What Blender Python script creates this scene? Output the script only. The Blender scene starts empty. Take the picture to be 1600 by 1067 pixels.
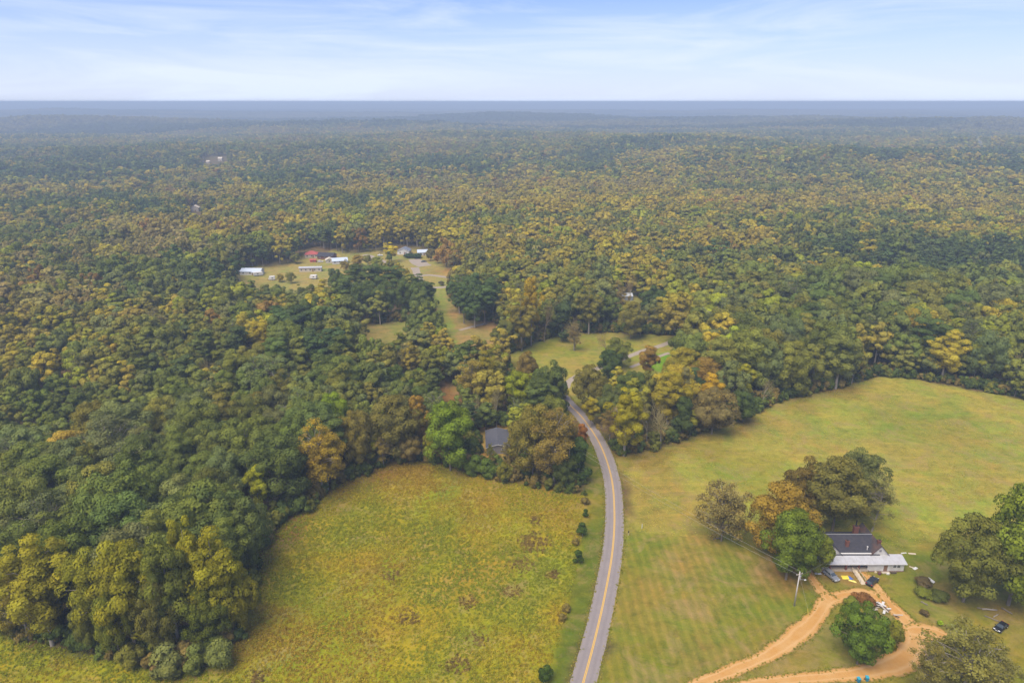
import bpy, math, random
import numpy as np

# ------------------------------------------------------------------ camera, sky, sun, exposure
sc = bpy.context.scene
CAM_H, FPX, HORIZON = 115.0, 1067.0, 159.0
PITCH = math.atan((533.5 - HORIZON) / FPX)
cam_d = bpy.data.cameras.new("camera"); cam = bpy.data.objects.new("camera", cam_d)
sc.collection.objects.link(cam); sc.camera = cam
cam.location = (0, 0, CAM_H); cam.rotation_euler = (math.pi / 2 - PITCH, 0, 0)
cam_d.sensor_width = 36.0; cam_d.lens = 36.0 * FPX / 1600.0
cam_d.clip_start = 1.0; cam_d.clip_end = 120000.0

SUN_EL, SUN_AZ = 60.0, 215.0            # azimuth clockwise from +Y: behind the camera, to its left
w = bpy.data.worlds.new("World"); sc.world = w; w.use_nodes = True
nt = w.node_tree; nt.nodes.clear()
def N(t, typ, **kw):
    n = t.nodes.new(typ)
    for k, v in kw.items(): setattr(n, k, v)
    return n
sky = N(nt, 'ShaderNodeTexSky', sky_type='NISHITA'); sky.sun_disc = False
sky.sun_elevation = math.radians(SUN_EL); sky.sun_rotation = math.radians(SUN_AZ)
sky.altitude = 200; sky.air_density = 1.0; sky.dust_density = 0.4; sky.ozone_density = 3.0
geo = N(nt, 'ShaderNodeTexCoord')
mp = N(nt, 'ShaderNodeMapping'); nt.links.new(geo.outputs['Generated'], mp.inputs[0])
mp.inputs['Rotation'].default_value = (0, math.radians(-7), 0); mp.inputs['Scale'].default_value = (1.0, 1.0, 9.0)
cn = N(nt, 'ShaderNodeTexNoise'); nt.links.new(mp.outputs[0], cn.inputs['Vector'])
cn.inputs['Scale'].default_value = 2.6; cn.inputs['Detail'].default_value = 8; cn.inputs['Roughness'].default_value = 0.58; cn.inputs['Distortion'].default_value = 0.7
cr = N(nt, 'ShaderNodeMapRange'); nt.links.new(cn.outputs[0], cr.inputs[0])
cr.inputs[1].default_value = 0.44; cr.inputs[2].default_value = 0.74; cr.inputs[3].default_value = 0.10; cr.inputs[4].default_value = 0.75
sep = N(nt, 'ShaderNodeSeparateXYZ'); nt.links.new(geo.outputs['Generated'], sep.inputs[0])
hzf = N(nt, 'ShaderNodeMapRange'); nt.links.new(sep.outputs[2], hzf.inputs[0]); hzf.inputs[1].default_value = 0.0; hzf.inputs[2].default_value = 0.13; hzf.inputs[3].default_value = 0.65; hzf.inputs[4].default_value = 0.0
hmx = N(nt, 'ShaderNodeMath', operation='ADD', use_clamp=True); nt.links.new(cr.outputs[0], hmx.inputs[0]); nt.links.new(hzf.outputs[0], hmx.inputs[1])
cmix = N(nt, 'ShaderNodeMix', data_type='RGBA'); nt.links.new(hmx.outputs[0], cmix.inputs[0])
stn = N(nt, 'ShaderNodeVectorMath', operation='MULTIPLY'); nt.links.new(sky.outputs[0], stn.inputs[0]); stn.inputs[1].default_value = (0.62, 0.67, 1.02)
nt.links.new(stn.outputs[0], cmix.inputs[6]); cmix.inputs[7].default_value = (5.0, 5.6, 7.0, 1)
bgn = N(nt, 'ShaderNodeBackground'); bgn.inputs[1].default_value = 0.09
nt.links.new(cmix.outputs[2], bgn.inputs[0])
wo = N(nt, 'ShaderNodeOutputWorld'); nt.links.new(bgn.outputs[0], wo.inputs[0])

sd = bpy.data.lights.new("sun", 'SUN'); sun = bpy.data.objects.new("sun", sd); sc.collection.objects.link(sun)
sd.energy = 3.4; sd.angle = math.radians(48); sd.color = (1.0, 0.90, 0.74)
sun.rotation_euler = (math.radians(90 - SUN_EL), 0, math.radians(180 - SUN_AZ))
sun.location = (0, 0, 300)
vs = sc.view_settings
vs.view_transform = 'Standard'; vs.look = 'None'; vs.gamma = 1.0; vs.use_curve_mapping = False; vs.exposure = 0.86
sc.render.engine = 'CYCLES'
sc.cycles.max_bounces = 6; sc.cycles.diffuse_bounces = 4; sc.cycles.transmission_bounces = 3; sc.cycles.volume_bounces = 0
sc.cycles.use_denoising = True

# ------------------------------------------------------------------ maths helpers
rng = np.random.default_rng(7); random.seed(7)
cp, sp_ = math.cos(PITCH), math.sin(PITCH)
def vnoise(x, y, s, seed=0):
    x = np.asarray(x, float) / s + seed * 17.3; y = np.asarray(y, float) / s + seed * 9.7
    xi = np.floor(x); yi = np.floor(y); fx = x - xi; fy = y - yi
    fx = fx * fx * (3 - 2 * fx); fy = fy * fy * (3 - 2 * fy)
    def hsh(a, b):
        v = np.sin(a * 127.1 + b * 311.7 + seed * 74.7) * 43758.5453
        return v - np.floor(v)
    return (hsh(xi, yi) * (1 - fx) + hsh(xi + 1, yi) * fx) * (1 - fy) + (hsh(xi, yi + 1) * (1 - fx) + hsh(xi + 1, yi + 1) * fx) * fy
def fbm(x, y, s, seed=0, o=3):
    t = 0; a = 0.5; n = 0
    for k in range(o):
        t = t + a * vnoise(x, y, s / 2 ** k, seed + k); n += a; a *= 0.5
    return t / n
def sstep(a, b, x):
    t = np.clip((np.asarray(x, float) - a) / (b - a), 0, 1); return t * t * (3 - 2 * t)
# low hills: bearing (tan), distance, half-length across, half-depth, height
HILLS = [(-0.62, 3300, 900, 260, 40), (-0.20, 3000, 700, 260, 30), (-0.02, 4300, 900, 300, 38), (0.30, 3800, 1000, 320, 34),
         (0.62, 3000, 800, 300, 30), (0.15, 1700, 420, 200, 15), (0.45, 1250, 350, 160, 13), (-0.40, 1500, 400, 180, 12), (-0.05, 2200, 500, 220, 18), (-0.5, 6000, 2200, 500, 40), (0.3, 7000, 2600, 500, 36)]
def terr(x, y):
    x = np.asarray(x, float); y = np.asarray(y, float)
    d = np.hypot(x, y)
    h = sstep(480, 1300, d) * (fbm(x, y, 420, 13, 2) - 0.5) * 20 + sstep(520, 2600, d) * ((fbm(x, y, 900, 3) - 0.5) * 22 + (fbm(x, y, 3200, 5) - 0.5) * 34)
    for tb, dist, hl, hd, hh in HILLS:
        cx, cy = tb * dist, dist
        h = h + hh * np.exp(-((x - cx) / hl) ** 2 - ((y - cy) / hd) ** 2)
    h = h - 6 * sstep(500, 900, d)
    far = sstep(7000, 14000, d)
    return h * (1 - far) + far * ((fbm(x, y, 5200, 9) - 0.5) * 120 + 8)
def ray(px, py):
    u = (px - 800) / FPX; v = (533.5 - py) / FPX
    return u, cp + v * sp_, -sp_ + v * cp
def G(px, py):
    a, b, c = ray(px, py); z = 0.0
    for _ in range(30):
        t = (CAM_H - z) / -c
        z = 0.6 * z + 0.4 * float(terr(a * t, b * t))
    return a * t, b * t
def proj(x, y, z):
    x = np.asarray(x, float); y = np.asarray(y, float); z = np.asarray(z, float) - CAM_H
    dep = y * cp - z * sp_; up = y * sp_ + z * cp
    dep = np.where(dep < 1, 1, dep)
    return 800 + FPX * x / dep, 533.5 - FPX * up / dep, dep
def inpoly(px, py, poly):
    px = np.asarray(px, float); py = np.asarray(py, float); r = np.zeros(px.shape, bool)
    n = len(poly)
    for i in range(n):
        x1, y1 = poly[i]; x2, y2 = poly[(i + 1) % n]
        if y1 == y2: continue
        c = ((y1 > py) != (y2 > py)) & (px < (x2 - x1) * (py - y1) / (y2 - y1) + x1)
        r ^= c
    return r
def W(poly): return [G(*p) for p in poly]

# ------------------------------------------------------------------ materials
MATS = {}
def mat(name, col, rough=0.7, metal=0.0, noise=None, spec=0.3):
    """plain principled paint with a little procedural wear; noise = (scale, amount, second colour)"""
    if name in MATS: return MATS[name]
    m = bpy.data.materials.new(name); m.use_nodes = True; t = m.node_tree; b = t.nodes['Principled BSDF']
    b.inputs['Base Color'].default_value = (*col, 1); b.inputs['Roughness'].default_value = rough; b.inputs['Metallic'].default_value = metal
    b.inputs['Specular IOR Level'].default_value = spec
    s, a, c2 = noise if noise else (3.0, 0.25, tuple(c * 0.7 for c in col))
    tc = N(t, 'ShaderNodeTexCoord'); n = N(t, 'ShaderNodeTexNoise'); t.links.new(tc.outputs['Object'], n.inputs['Vector'])
    n.inputs['Scale'].default_value = s; n.inputs['Detail'].default_value = 5; n.inputs['Roughness'].default_value = 0.65
    r = N(t, 'ShaderNodeMapRange'); t.links.new(n.outputs[0], r.inputs[0]); r.inputs[1].default_value = 0.42; r.inputs[2].default_value = 0.68; r.inputs[4].default_value = a
    mx = N(t, 'ShaderNodeMix', data_type='RGBA'); t.links.new(r.outputs[0], mx.inputs[0])
    mx.inputs[6].default_value = (*col, 1); mx.inputs[7].default_value = (*c2, 1)
    t.links.new(mx.outputs[2], b.inputs['Base Color'])
    MATS[name] = m; return m

def foliage_mat(name, source):
    m = bpy.data.materials.new(name); m.use_nodes = True; t = m.node_tree; t.nodes.clear()
    if source == 'object':
        src = N(t, 'ShaderNodeObjectInfo').outputs['Color']
    else:
        a = N(t, 'ShaderNodeAttribute'); a.attribute_type = 'INSTANCER'; a.attribute_name = 'tint'; src = a.outputs['Color']
    tn = N(t, 'ShaderNodeAttribute'); tn.attribute_name = 'tone'
    sx = N(t, 'ShaderNodeSeparateXYZ'); t.links.new(tn.outputs['Vector'], sx.inputs[0])
    br = N(t, 'ShaderNodeMapRange'); t.links.new(sx.outputs[0], br.inputs[0]); br.inputs[3].default_value = 0.65; br.inputs[4].default_value = 1.40
    bal = N(t, 'ShaderNodeVectorMath', operation='MULTIPLY'); t.links.new(src, bal.inputs[0]); bal.inputs[1].default_value = (1.58, 1.63, 0.88)
    v = N(t, 'ShaderNodeVectorMath', operation='SCALE'); t.links.new(bal.outputs[0], v.inputs[0]); t.links.new(br.outputs[0], v.inputs['Scale'])
    warm = N(t, 'ShaderNodeVectorMath', operation='MULTIPLY'); t.links.new(v.outputs[0], warm.inputs[0]); warm.inputs[1].default_value = (1.14, 1.06, 0.85)
    mx = N(t, 'ShaderNodeMix', data_type='RGBA'); t.links.new(sx.outputs[1], mx.inputs[0]); t.links.new(v.outputs[0], mx.inputs[6]); t.links.new(warm.outputs[0], mx.inputs[7])
    d = N(t, 'ShaderNodeBsdfDiffuse'); tr = N(t, 'ShaderNodeBsdfTranslucent'); ms = N(t, 'ShaderNodeMixShader'); ms.inputs[0].default_value = 0.40
    t.links.new(mx.outputs[2], d.inputs[0]); t.links.new(mx.outputs[2], tr.inputs[0])
    t.links.new(d.outputs[0], ms.inputs[1]); t.links.new(tr.outputs[0], ms.inputs[2])
    o = N(t, 'ShaderNodeOutputMaterial'); t.links.new(ms.outputs[0], o.inputs[0])
    return m
LEAF_O = foliage_mat('leaf_object', 'object'); LEAF_I = foliage_mat('leaf_instance', 'inst')
BARK = mat('bark', (0.20, 0.165, 0.125), 0.9, noise=(2.5, 0.6, (0.11, 0.09, 0.07)))
PALE = mat('bark_pale', (0.30, 0.26, 0.21), 0.9, noise=(2.5, 0.6, (0.24, 0.20, 0.16)))

# ------------------------------------------------------------------ object helpers
COL = sc.collection
def tag(o, label=None, cat=None, group=None, kind=None):
    if label: o['label'] = label
    if cat: o['category'] = cat
    if group: o['group'] = group
    if kind: o['kind'] = kind
    return o
def link(name, me, parent=None):
    o = bpy.data.objects.new(name, me); COL.objects.link(o)
    if parent is not None: o.parent = parent
    return o
def empty(name, loc, rz=0.0, label=None, cat=None, group=None):
    o = bpy.data.objects.new(name, None); COL.objects.link(o); o.empty_display_size = 0.5
    o.location = loc; o.rotation_euler = (0, 0, rz)
    return tag(o, label, cat, group)
def npmesh(name, verts, quads=None, tris=None, mats=(), midx=None, attrs=None, smooth=False):
    me = bpy.data.meshes.new(name)
    verts = np.asarray(verts, np.float32)
    q = np.asarray(quads, np.int32).reshape(-1, 4) if quads is not None and len(quads) else np.zeros((0, 4), np.int32)
    tr = np.asarray(tris, np.int32).reshape(-1, 3) if tris is not None and len(tris) else np.zeros((0, 3), np.int32)
    me.vertices.add(len(verts)); me.vertices.foreach_set('co', verts.ravel())
    li = np.concatenate([q.ravel(), tr.ravel()]); me.loops.add(len(li)); me.loops.foreach_set('vertex_index', li)
    nf = len(q) + len(tr); me.polygons.add(nf)
    st = np.concatenate([np.arange(len(q)) * 4, len(q) * 4 + np.arange(len(tr)) * 3]).astype(np.int32)
    me.polygons.foreach_set('loop_start', st)
    for m in mats: me.materials.append(m)
    if midx is not None: me.polygons.foreach_set('material_index', np.asarray(midx, np.int32))
    if smooth: me.polygons.foreach_set('use_smooth', np.ones(nf, bool))
    if attrs:
        for k, v in attrs.items():
            a = me.attributes.new(k, 'FLOAT_VECTOR', 'POINT'); a.data.foreach_set('vector', np.asarray(v, np.float32).ravel())
    me.update(calc_edges=True); me.validate(); return me

class MB:
    """collects polygons for one mesh"""
    def __init__(s): s.v = []; s.f = []
    def poly(s, pts):
        b = len(s.v); s.v += [tuple(p) for p in pts]; s.f.append(tuple(range(b, b + len(pts)))); return s
    def box(s, x0, y0, z0, x1, y1, z1):
        b = len(s.v)
        s.v += [(x0, y0, z0), (x1, y0, z0), (x1, y1, z0), (x0, y1, z0), (x0, y0, z1), (x1, y0, z1), (x1, y1, z1), (x0, y1, z1)]
        s.f += [tuple(b + i for i in f) for f in ((0, 3, 2, 1), (4, 5, 6, 7), (0, 1, 5, 4), (1, 2, 6, 5), (2, 3, 7, 6), (3, 0, 4, 7))]; return s
    def prism(s, pts, d):
        """closed polygon pts (3D) swept along vector d"""
        b = len(s.v); n = len(pts)
        s.v += [tuple(p) for p in pts] + [tuple(p[i] + d[i] for i in range(3)) for p in pts]
        s.f.append(tuple(b + i for i in range(n - 1, -1, -1))); s.f.append(tuple(b + n + i for i in range(n)))
        for i in range(n): j = (i + 1) % n; s.f.append((b + i, b + j, b + n + j, b + n + i))
        return s
    def tube(s, pts, rad, n=8, cap=True):
        pts = [np.array(p, float) for p in pts]; rad = [rad] * len(pts) if np.isscalar(rad) else rad
        b = len(s.v)
        for i, p in enumerate(pts):
            t = pts[min(i + 1, len(pts) - 1)] - pts[max(i - 1, 0)]; t /= np.linalg.norm(t) + 1e-9
            a = np.cross(t, (0, 0, 1) if abs(t[2]) < 0.9 else (1, 0, 0)); a /= np.linalg.norm(a); c = np.cross(t, a)
            for k in range(n):
                g = 2 * math.pi * k / n; s.v.append(tuple(p + rad[i] * (a * math.cos(g) + c * math.sin(g))))
        for i in range(len(pts) - 1):
            for k in range(n):
                k2 = (k + 1) % n; s.f.append((b + i * n + k, b + i * n + k2, b + (i + 1) * n + k2, b + (i + 1) * n + k))
        if cap:
            s.f.append(tuple(b + k for k in range(n))); e = b + (len(pts) - 1) * n; s.f.append(tuple(e + n - 1 - k for k in range(n)))
        return s
    def build(s, name, m, parent=None, bevel=0.0, smooth=False):
        me = bpy.data.meshes.new(name); me.from_pydata(s.v, [], s.f); me.validate(); me.materials.append(m)
        if smooth:
            for p in me.polygons: p.use_smooth = True
        import bmesh
        bm = bmesh.new(); bm.from_mesh(me)
        bmesh.ops.recalc_face_normals(bm, faces=bm.faces)
        if bevel: bmesh.ops.bevel(bm, geom=list(bm.edges), offset=bevel, segments=2, affect='EDGES', profile=0.6)
        bm.to_mesh(me); bm.free()
        return link(name, me, parent)

# ------------------------------------------------------------------ ground zones (pixel outlines turned into ground outlines)
MEADOW = [(-400, 1300), (-300, 985), (0, 985), (60, 1005), (150, 1025), (270, 1050), (340, 1025), (385, 990), (400, 940), (400, 870), (425, 828), (480, 795),
          (535, 755), (600, 730), (655, 720), (700, 730), (760, 745), (850, 765), (915, 775), (905, 870), (885, 960), (852, 1067), (800, 1300)]
VERGE_L = [(905, 690), (935, 700), (952, 790), (940, 860), (925, 950), (885, 1067), (810, 1300), (780, 1300), (852, 1067), (882, 960), (902, 870), (913, 775), (910, 720)]
PASTURE = [(966, 716), (1000, 707), (1050, 693), (1100, 675), (1140, 662), (1180, 642), (1240, 622), (1310, 607), (1370, 588), (1420, 591), (1480, 601), (1540, 613),
           (1600, 624), (1900, 680), (2300, 1000), (1500, 830), (1400, 860), (1180, 850), (1000, 830), (985, 760)]
LAWN = [(880, 1300), (938, 1067), (965, 960), (980, 860), (985, 800), (1000, 830), (1180, 850), (1280, 900), (1290, 960), (1240, 1010), (1130, 1067), (1000, 1300)]
YARD = [(970, 820), (1180, 840), (1400, 840), (1500, 815), (2300, 980), (2300, 1500), (930, 1300), (938, 1067)]
CLEAR_MID = [(790, 556), (840, 534), (890, 519), (950, 520), (1060, 524), (1062, 545), (1055, 600), (1010, 640), (930, 650), (880, 640), (840, 620), (800, 590)]
BRIGHT = [(1010, 556), (1050, 548), (1046, 582), (1015, 590)]
STRIP = [(655, 436), (705, 440), (697, 455), (714, 480), (730, 500), (775, 503), (790, 560), (720, 560), (690, 540), (680, 500), (674, 455)]
STRIP_TAN = [(695, 456), (716, 480), (732, 500), (775, 503), (790, 560), (720, 560), (706, 500)]
MEADOW2 = [(530, 520), (560, 509), (610, 503), (665, 500), (675, 530), (640, 560), (560, 560)]
SETTLE = [(365, 418), (410, 417), (460, 416), (478, 398), (520, 394), (600, 393), (625, 388), (672, 390), (705, 425), (702, 450), (655, 450), (600, 445), (520, 468), (420, 465), (370, 450)]
HOUSE2 = [(745, 668), (803, 664), (808, 700), (800, 724), (750, 722)]
BROWN = [(688, 607), (718, 606), (716, 628), (692, 630)]
SHEDC = [(945, 458), (1000, 455), (1002, 500), (945, 500)]
ZONES = [  # outline, colour, warp metres
    (YARD, (0.180, 0.158, 0.030), 4), (PASTURE, (0.258, 0.230, 0.050), 4), (LAWN, (0.152, 0.146, 0.020), 3), (MEADOW, (0.250, 0.208, 0.012), 3.5), (VERGE_L, (0.100, 0.118, 0.012), 0.8),
    (CLEAR_MID, (0.225, 0.200, 0.045), 5), (STRIP, (0.200, 0.210, 0.050), 3), (STRIP_TAN, (0.25, 0.17, 0.075), 3), (MEADOW2, (0.21, 0.175, 0.06), 4), (SETTLE, (0.25, 0.205, 0.075), 5), (HOUSE2, (0.36, 0.23, 0.08), 2.5),
    (BROWN, (0.26, 0.14, 0.06), 3), (SHEDC, (0.22, 0.19, 0.06), 3), (BRIGHT, (0.12, 0.22, 0.01), 1.5)]
PATCHES = [  # px, py, radius m, colour, strength (bare soil, leaf litter, greener turf)
    (430, 830, 11, (0.19, 0.115, 0.045), .8), (500, 785, 12, (0.19, 0.115, 0.045), .8), (560, 750, 11, (0.20, 0.125, 0.05), .8), (610, 735, 10, (0.20, 0.125, 0.05), .8), (405, 880, 8, (0.19, 0.12, 0.045), .7),
    (650, 735, 12, (0.22, 0.14, 0.05), .6), (800, 765, 20, (0.25, 0.165, 0.035), .5), (720, 745, 14, (0.25, 0.165, 0.035), .45), (870, 785, 14, (0.27, 0.19, 0.04), .5),
    (1000, 715, 14, (0.21, 0.14, 0.05), .6), (1090, 690, 14, (0.20, 0.14, 0.055), .6), (1160, 660, 14, (0.20, 0.14, 0.055), .6), (1240, 630, 14, (0.21, 0.145, 0.055), .5), (1320, 612, 12, (0.20, 0.14, 0.055), .6),
    (1180, 885, 10, (0.20, 0.14, 0.055), .55), (1215, 905, 9, (0.21, 0.15, 0.055), .5), (1330, 898, 7, (0.24, 0.15, 0.08), .75), (1300, 893, 5, (0.23, 0.15, 0.08), .7), (1370, 898, 5, (0.27, 0.16, 0.07), .6), (1400, 897, 4, (0.2, 0.14, 0.09), .7),
    (1480, 935, 9, (0.22, 0.16, 0.08), .55), (1530, 955, 10, (0.21, 0.15, 0.075), .6), (1450, 950, 6, (0.26, 0.19, 0.09), .6), (1447, 962, 4, (0.28, 0.19, 0.09), .7), (1430, 912, 5, (0.24, 0.19, 0.085), .5),
    (1410, 880, 14, (0.13, 0.155, 0.028), .7), (1420, 925, 6, (0.165, 0.175, 0.035), .6), (1500, 965, 8, (0.17, 0.18, 0.045), .5),
    (1220, 975, 7, (0.22, 0.17, 0.07), .5), (1255, 1020, 8, (0.22, 0.165, 0.065), .6), (1180, 1045, 8, (0.23, 0.175, 0.07), .5), (1100, 1050, 10, (0.21, 0.17, 0.075), .45), (1020, 1045, 7, (0.14, 0.165, 0.025), .7),
    (1330, 1045, 6, (0.19, 0.15, 0.06), .6), (1300, 985, 4, (0.26, 0.21, 0.13), .5), (1385, 965, 4, (0.24, 0.18, 0.12), .7), (1410, 1010, 5, (0.17, 0.165, 0.025), .7), (1560, 1030, 12, (0.215, 0.195, 0.025), .6),
    (1050, 940, 16, (0.205, 0.18, 0.055), .5), (1100, 880, 14, (0.215, 0.175, 0.06), .6), (1160, 870, 8, (0.15, 0.16, 0.03), .5), (1120, 850, 8, (0.15, 0.165, 0.035), .5),
    (1060, 800, 18, (0.26, 0.20, 0.075), .5), (1020, 760, 12, (0.26, 0.20, 0.075), .5), (1150, 730, 20, (0.225, 0.215, 0.05), .5), (1450, 660, 26, (0.17, 0.185, 0.045), .5), (1500, 720, 24, (0.26, 0.22, 0.075), .5), (1250, 680, 20, (0.27, 0.225, 0.085), .5),
    (380, 1010, 7, (0.20, 0.14, 0.04), .5), (280, 1060, 6, (0.2, 0.15, 0.05), .5), (630, 860, 20, (0.24, 0.19, 0.022), .4), (480, 980, 16, (0.19, 0.20, 0.022), .5), (560, 800, 14, (0.19, 0.185, 0.022), .5), (700, 760, 8, (0.18, 0.19, 0.025), .6), (760, 900, 16, (0.24, 0.185, 0.03), .5),
    (780, 700, 5, (0.42, 0.21, 0.075), .8), (760, 712, 4, (0.42, 0.24, 0.1), .8), (697, 424, 7, (0.42, 0.22, 0.12), .8), (680, 425, 10, (0.24, 0.16, 0.075), .6), (820, 590, 12, (0.27, 0.19, 0.06), .6), (860, 545, 14, (0.19, 0.215, 0.03), .6), (940, 535, 14, (0.2, 0.2, 0.035), .5)]
# graded grid: fine where the photograph shows fields, coarse towards the horizon
def graded(lo, hi, step, far, g=1.075):
    mid = list(np.arange(lo, hi + step / 2, step)); up = [mid[-1]]; s = step
    while up[-1] < far: s *= g; up.append(up[-1] + s)
    dn = [mid[0]]; s = step
    while dn[-1] > -far: s *= g; dn.append(dn[-1] - s)
    return np.array(dn[:0:-1] + mid + up[1:])
gx = graded(-190, 230, 1.6, 30000); gy = graded(80, 340, 1.6, 30000)
gy = gy[gy > -400]
X, Y = np.meshgrid(gx, gy); xv, yv = X.ravel(), Y.ravel()
zv = terr(xv, yv) + 0.0
near_bump = (fbm(xv, yv, 14, 21) - 0.5) * 0.25 + (fbm(xv, yv, 5, 22) - 0.5) * 0.12
zone = np.tile(np.array([[0.105, 0.075, 0.042]]), (len(xv), 1)); zmask = np.zeros(len(xv)); mow = np.zeros(len(xv)); rough = np.zeros(len(xv))
for poly, c, wp in ZONES:
    wx = xv + (fbm(xv, yv, 9, 31) - 0.5) * 2 * wp; wy = yv + (fbm(xv, yv, 9, 41) - 0.5) * 2 * wp
    m = inpoly(wx, wy, W(poly)); zone[m] = c; zmask[m] = 1
    if poly is LAWN: mow[m] = 1
    if poly is MEADOW: rough[m] = 1; mow[m] = 0
    if poly is VERGE_L: rough[m] = 0
def smooth_field(a):
    a = a.reshape(X.shape + a.shape[1:]); b = a.copy()
    b[1:-1, 1:-1] = (a[1:-1, 1:-1] * 4 + a[:-2, 1:-1] + a[2:, 1:-1] + a[1:-1, :-2] + a[1:-1, 2:]) / 8
    return b.reshape((-1,) + a.shape[2:])
zone = smooth_field(zone)
for px, py, r, c, s in PATCHES:
    gx_, gy_ = G(px, py); d = np.hypot(xv - gx_, yv - gy_) + (fbm(xv, yv, 6, 51) - 0.5) * r * 1.3
    k = (min(.95, s * 1.3) * (1 - sstep(r * 0.45, r * 1.15, d)))[:, None]; zone = zone * (1 - k) + np.array(c) * np.array((.9, .88, .62)) * k
nx, ny = len(gx), len(gy)
ii = np.arange((ny - 1) * (nx - 1)); r_, c_ = ii // (nx - 1), ii % (nx - 1); b_ = r_ * nx + c_
quads = np.stack([b_, b_ + 1, b_ + nx + 1, b_ + nx], 1)
GM = bpy.data.materials.new('ground_turf'); GM.use_nodes = True; t = GM.node_tree; bs = t.nodes['Principled BSDF']
bs.inputs['Roughness'].default_value = 0.95; bs.inputs['Specular IOR Level'].default_value = 0.1
za_ = N(t, 'ShaderNodeAttribute'); za_.attribute_name = 'zone'; mk = N(t, 'ShaderNodeAttribute'); mk.attribute_name = 'mask'
tc = N(t, 'ShaderNodeTexCoord'); sxm = N(t, 'ShaderNodeSeparateXYZ'); t.links.new(mk.outputs['Vector'], sxm.inputs[0])
def noise(scale, det=5, ro=0.6, dist=0.0, vec=None):
    n = N(t, 'ShaderNodeTexNoise'); t.links.new(vec or tc.outputs['Object'], n.inputs['Vector'])
    n.inputs['Scale'].default_value = scale; n.inputs['Detail'].default_value = det; n.inputs['Roughness'].default_value = ro; n.inputs['Distortion'].default_value = dist
    return n.outputs[0]
def rmap(src, a, b_, c, d):
    r = N(t, 'ShaderNodeMapRange'); t.links.new(src, r.inputs[0])
    for i, v in enumerate((a, b_, c, d)): r.inputs[1 + i].default_value = v
    return r.outputs[0]
def mulc(col, f3, fac):
    v = N(t, 'ShaderNodeVectorMath', operation='MULTIPLY'); t.links.new(col, v.inputs[0]); v.inputs[1].default_value = f3
    m = N(t, 'ShaderNodeMix', data_type='RGBA'); t.links.new(fac, m.inputs[0]); t.links.new(col, m.inputs[6]); t.links.new(v.outputs[0], m.inputs[7]); return m.outputs[2]
bl = N(t, 'ShaderNodeVectorMath', operation='MULTIPLY'); t.links.new(za_.outputs['Color'], bl.inputs[0]); bl.inputs[1].default_value = (1.06, 1.02, 0.70)
c = bl.outputs[0]
c = mulc(c, (0.72, 1.02, 0.75), rmap(noise(0.055, 5, 0.65, 0.6), 0.43, 0.64, 0, 0.95))
c = mulc(c, (1.18, 0.98, 1.15), rmap(noise(0.09, 5, 0.65, 0.8), 0.50, 0.70, 0, 0.9))
c = mulc(c, (0.55, 0.60, 0.55), rmap(noise(0.30, 8, 0.75, 0.4), 0.46, 0.68, 0, 0.9))
c = mulc(c, (1.4, 1.32, 1.3), rmap(noise(0.8, 7, 0.8), 0.50, 0.70, 0, 0.9))
tanmix = N(t, 'ShaderNodeMix', data_type='RGBA'); t.links.new(c, tanmix.inputs[6]); tanmix.inputs[7].default_value = (0.265, 0.185, 0.072, 1)
tf = N(t, 'ShaderNodeMath', operation='MULTIPLY'); t.links.new(rmap(noise(0.11, 8, 0.72, 0.8), 0.50, 0.66, 0, 0.62), tf.inputs[0]); t.links.new(sxm.outputs[0], tf.inputs[1]); t.links.new(tf.outputs[0], tanmix.inputs[0])
c = tanmix.outputs[2]
smp = N(t, 'ShaderNodeMapping'); t.links.new(tc.outputs['Object'], smp.inputs[0]); smp.inputs['Rotation'].default_value = (0, 0, math.radians(24)); smp.inputs['Scale'].default_value = (0.12, 1, 1)
im = N(t, 'ShaderNodeMath', operation='SUBTRACT'); im.inputs[0].default_value = 1.0; t.links.new(sxm.outputs[1], im.inputs[1])
sf = N(t, 'ShaderNodeMath', operation='MULTIPLY'); t.links.new(rmap(noise(0.42, 4, 0.6, 0.5, smp.outputs[0]), 0.5, 0.7, 0, 0.8), sf.inputs[0]); t.links.new(im.outputs[0], sf.inputs[1])
c = mulc(c, (1.30, 1.18, 1.15), sf.outputs[0])
mmp = N(t, 'ShaderNodeMapping'); t.links.new(tc.outputs['Object'], mmp.inputs[0]); mmp.inputs['Rotation'].default_value = (0, 0, math.radians(-1))
wv = N(t, 'ShaderNodeTexWave', wave_type='BANDS', bands_direction='X'); t.links.new(mmp.outputs[0], wv.inputs['Vector'])
wv.inputs['Scale'].default_value = 0.13; wv.inputs['Distortion'].default_value = 1.2; wv.inputs['Detail'].default_value = 3; wv.inputs['Detail Scale'].default_value = 0.25
mm = N(t, 'ShaderNodeMath', operation='MULTIPLY'); t.links.new(rmap(wv.outputs[1], 0.25, 0.95, 0, 0.85), mm.inputs[0]); t.links.new(sxm.outputs[1], mm.inputs[1])
c = mulc(c, (1.30, 1.16, 1.35), mm.outputs[0])
t.links.new(c, bs.inputs['Base Color'])
bp = N(t, 'ShaderNodeBump'); bp.inputs['Strength'].default_value = 0.7; bp.inputs['Distance'].default_value = 0.35; t.links.new(noise(1.1, 6, 0.75), bp.inputs['Height']); t.links.new(bp.outputs[0], bs.inputs['Normal'])
gme = npmesh('ground', np.stack([xv, yv, zv + near_bump * 0.0], 1), quads, mats=[GM], attrs={'zone': zone, 'mask': np.stack([zmask, mow, rough], 1)}, smooth=True)
ground = tag(link('ground', gme), 'grass fields, yards and leaf-strewn wood floor stretching to the horizon', 'ground', kind='structure')

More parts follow.
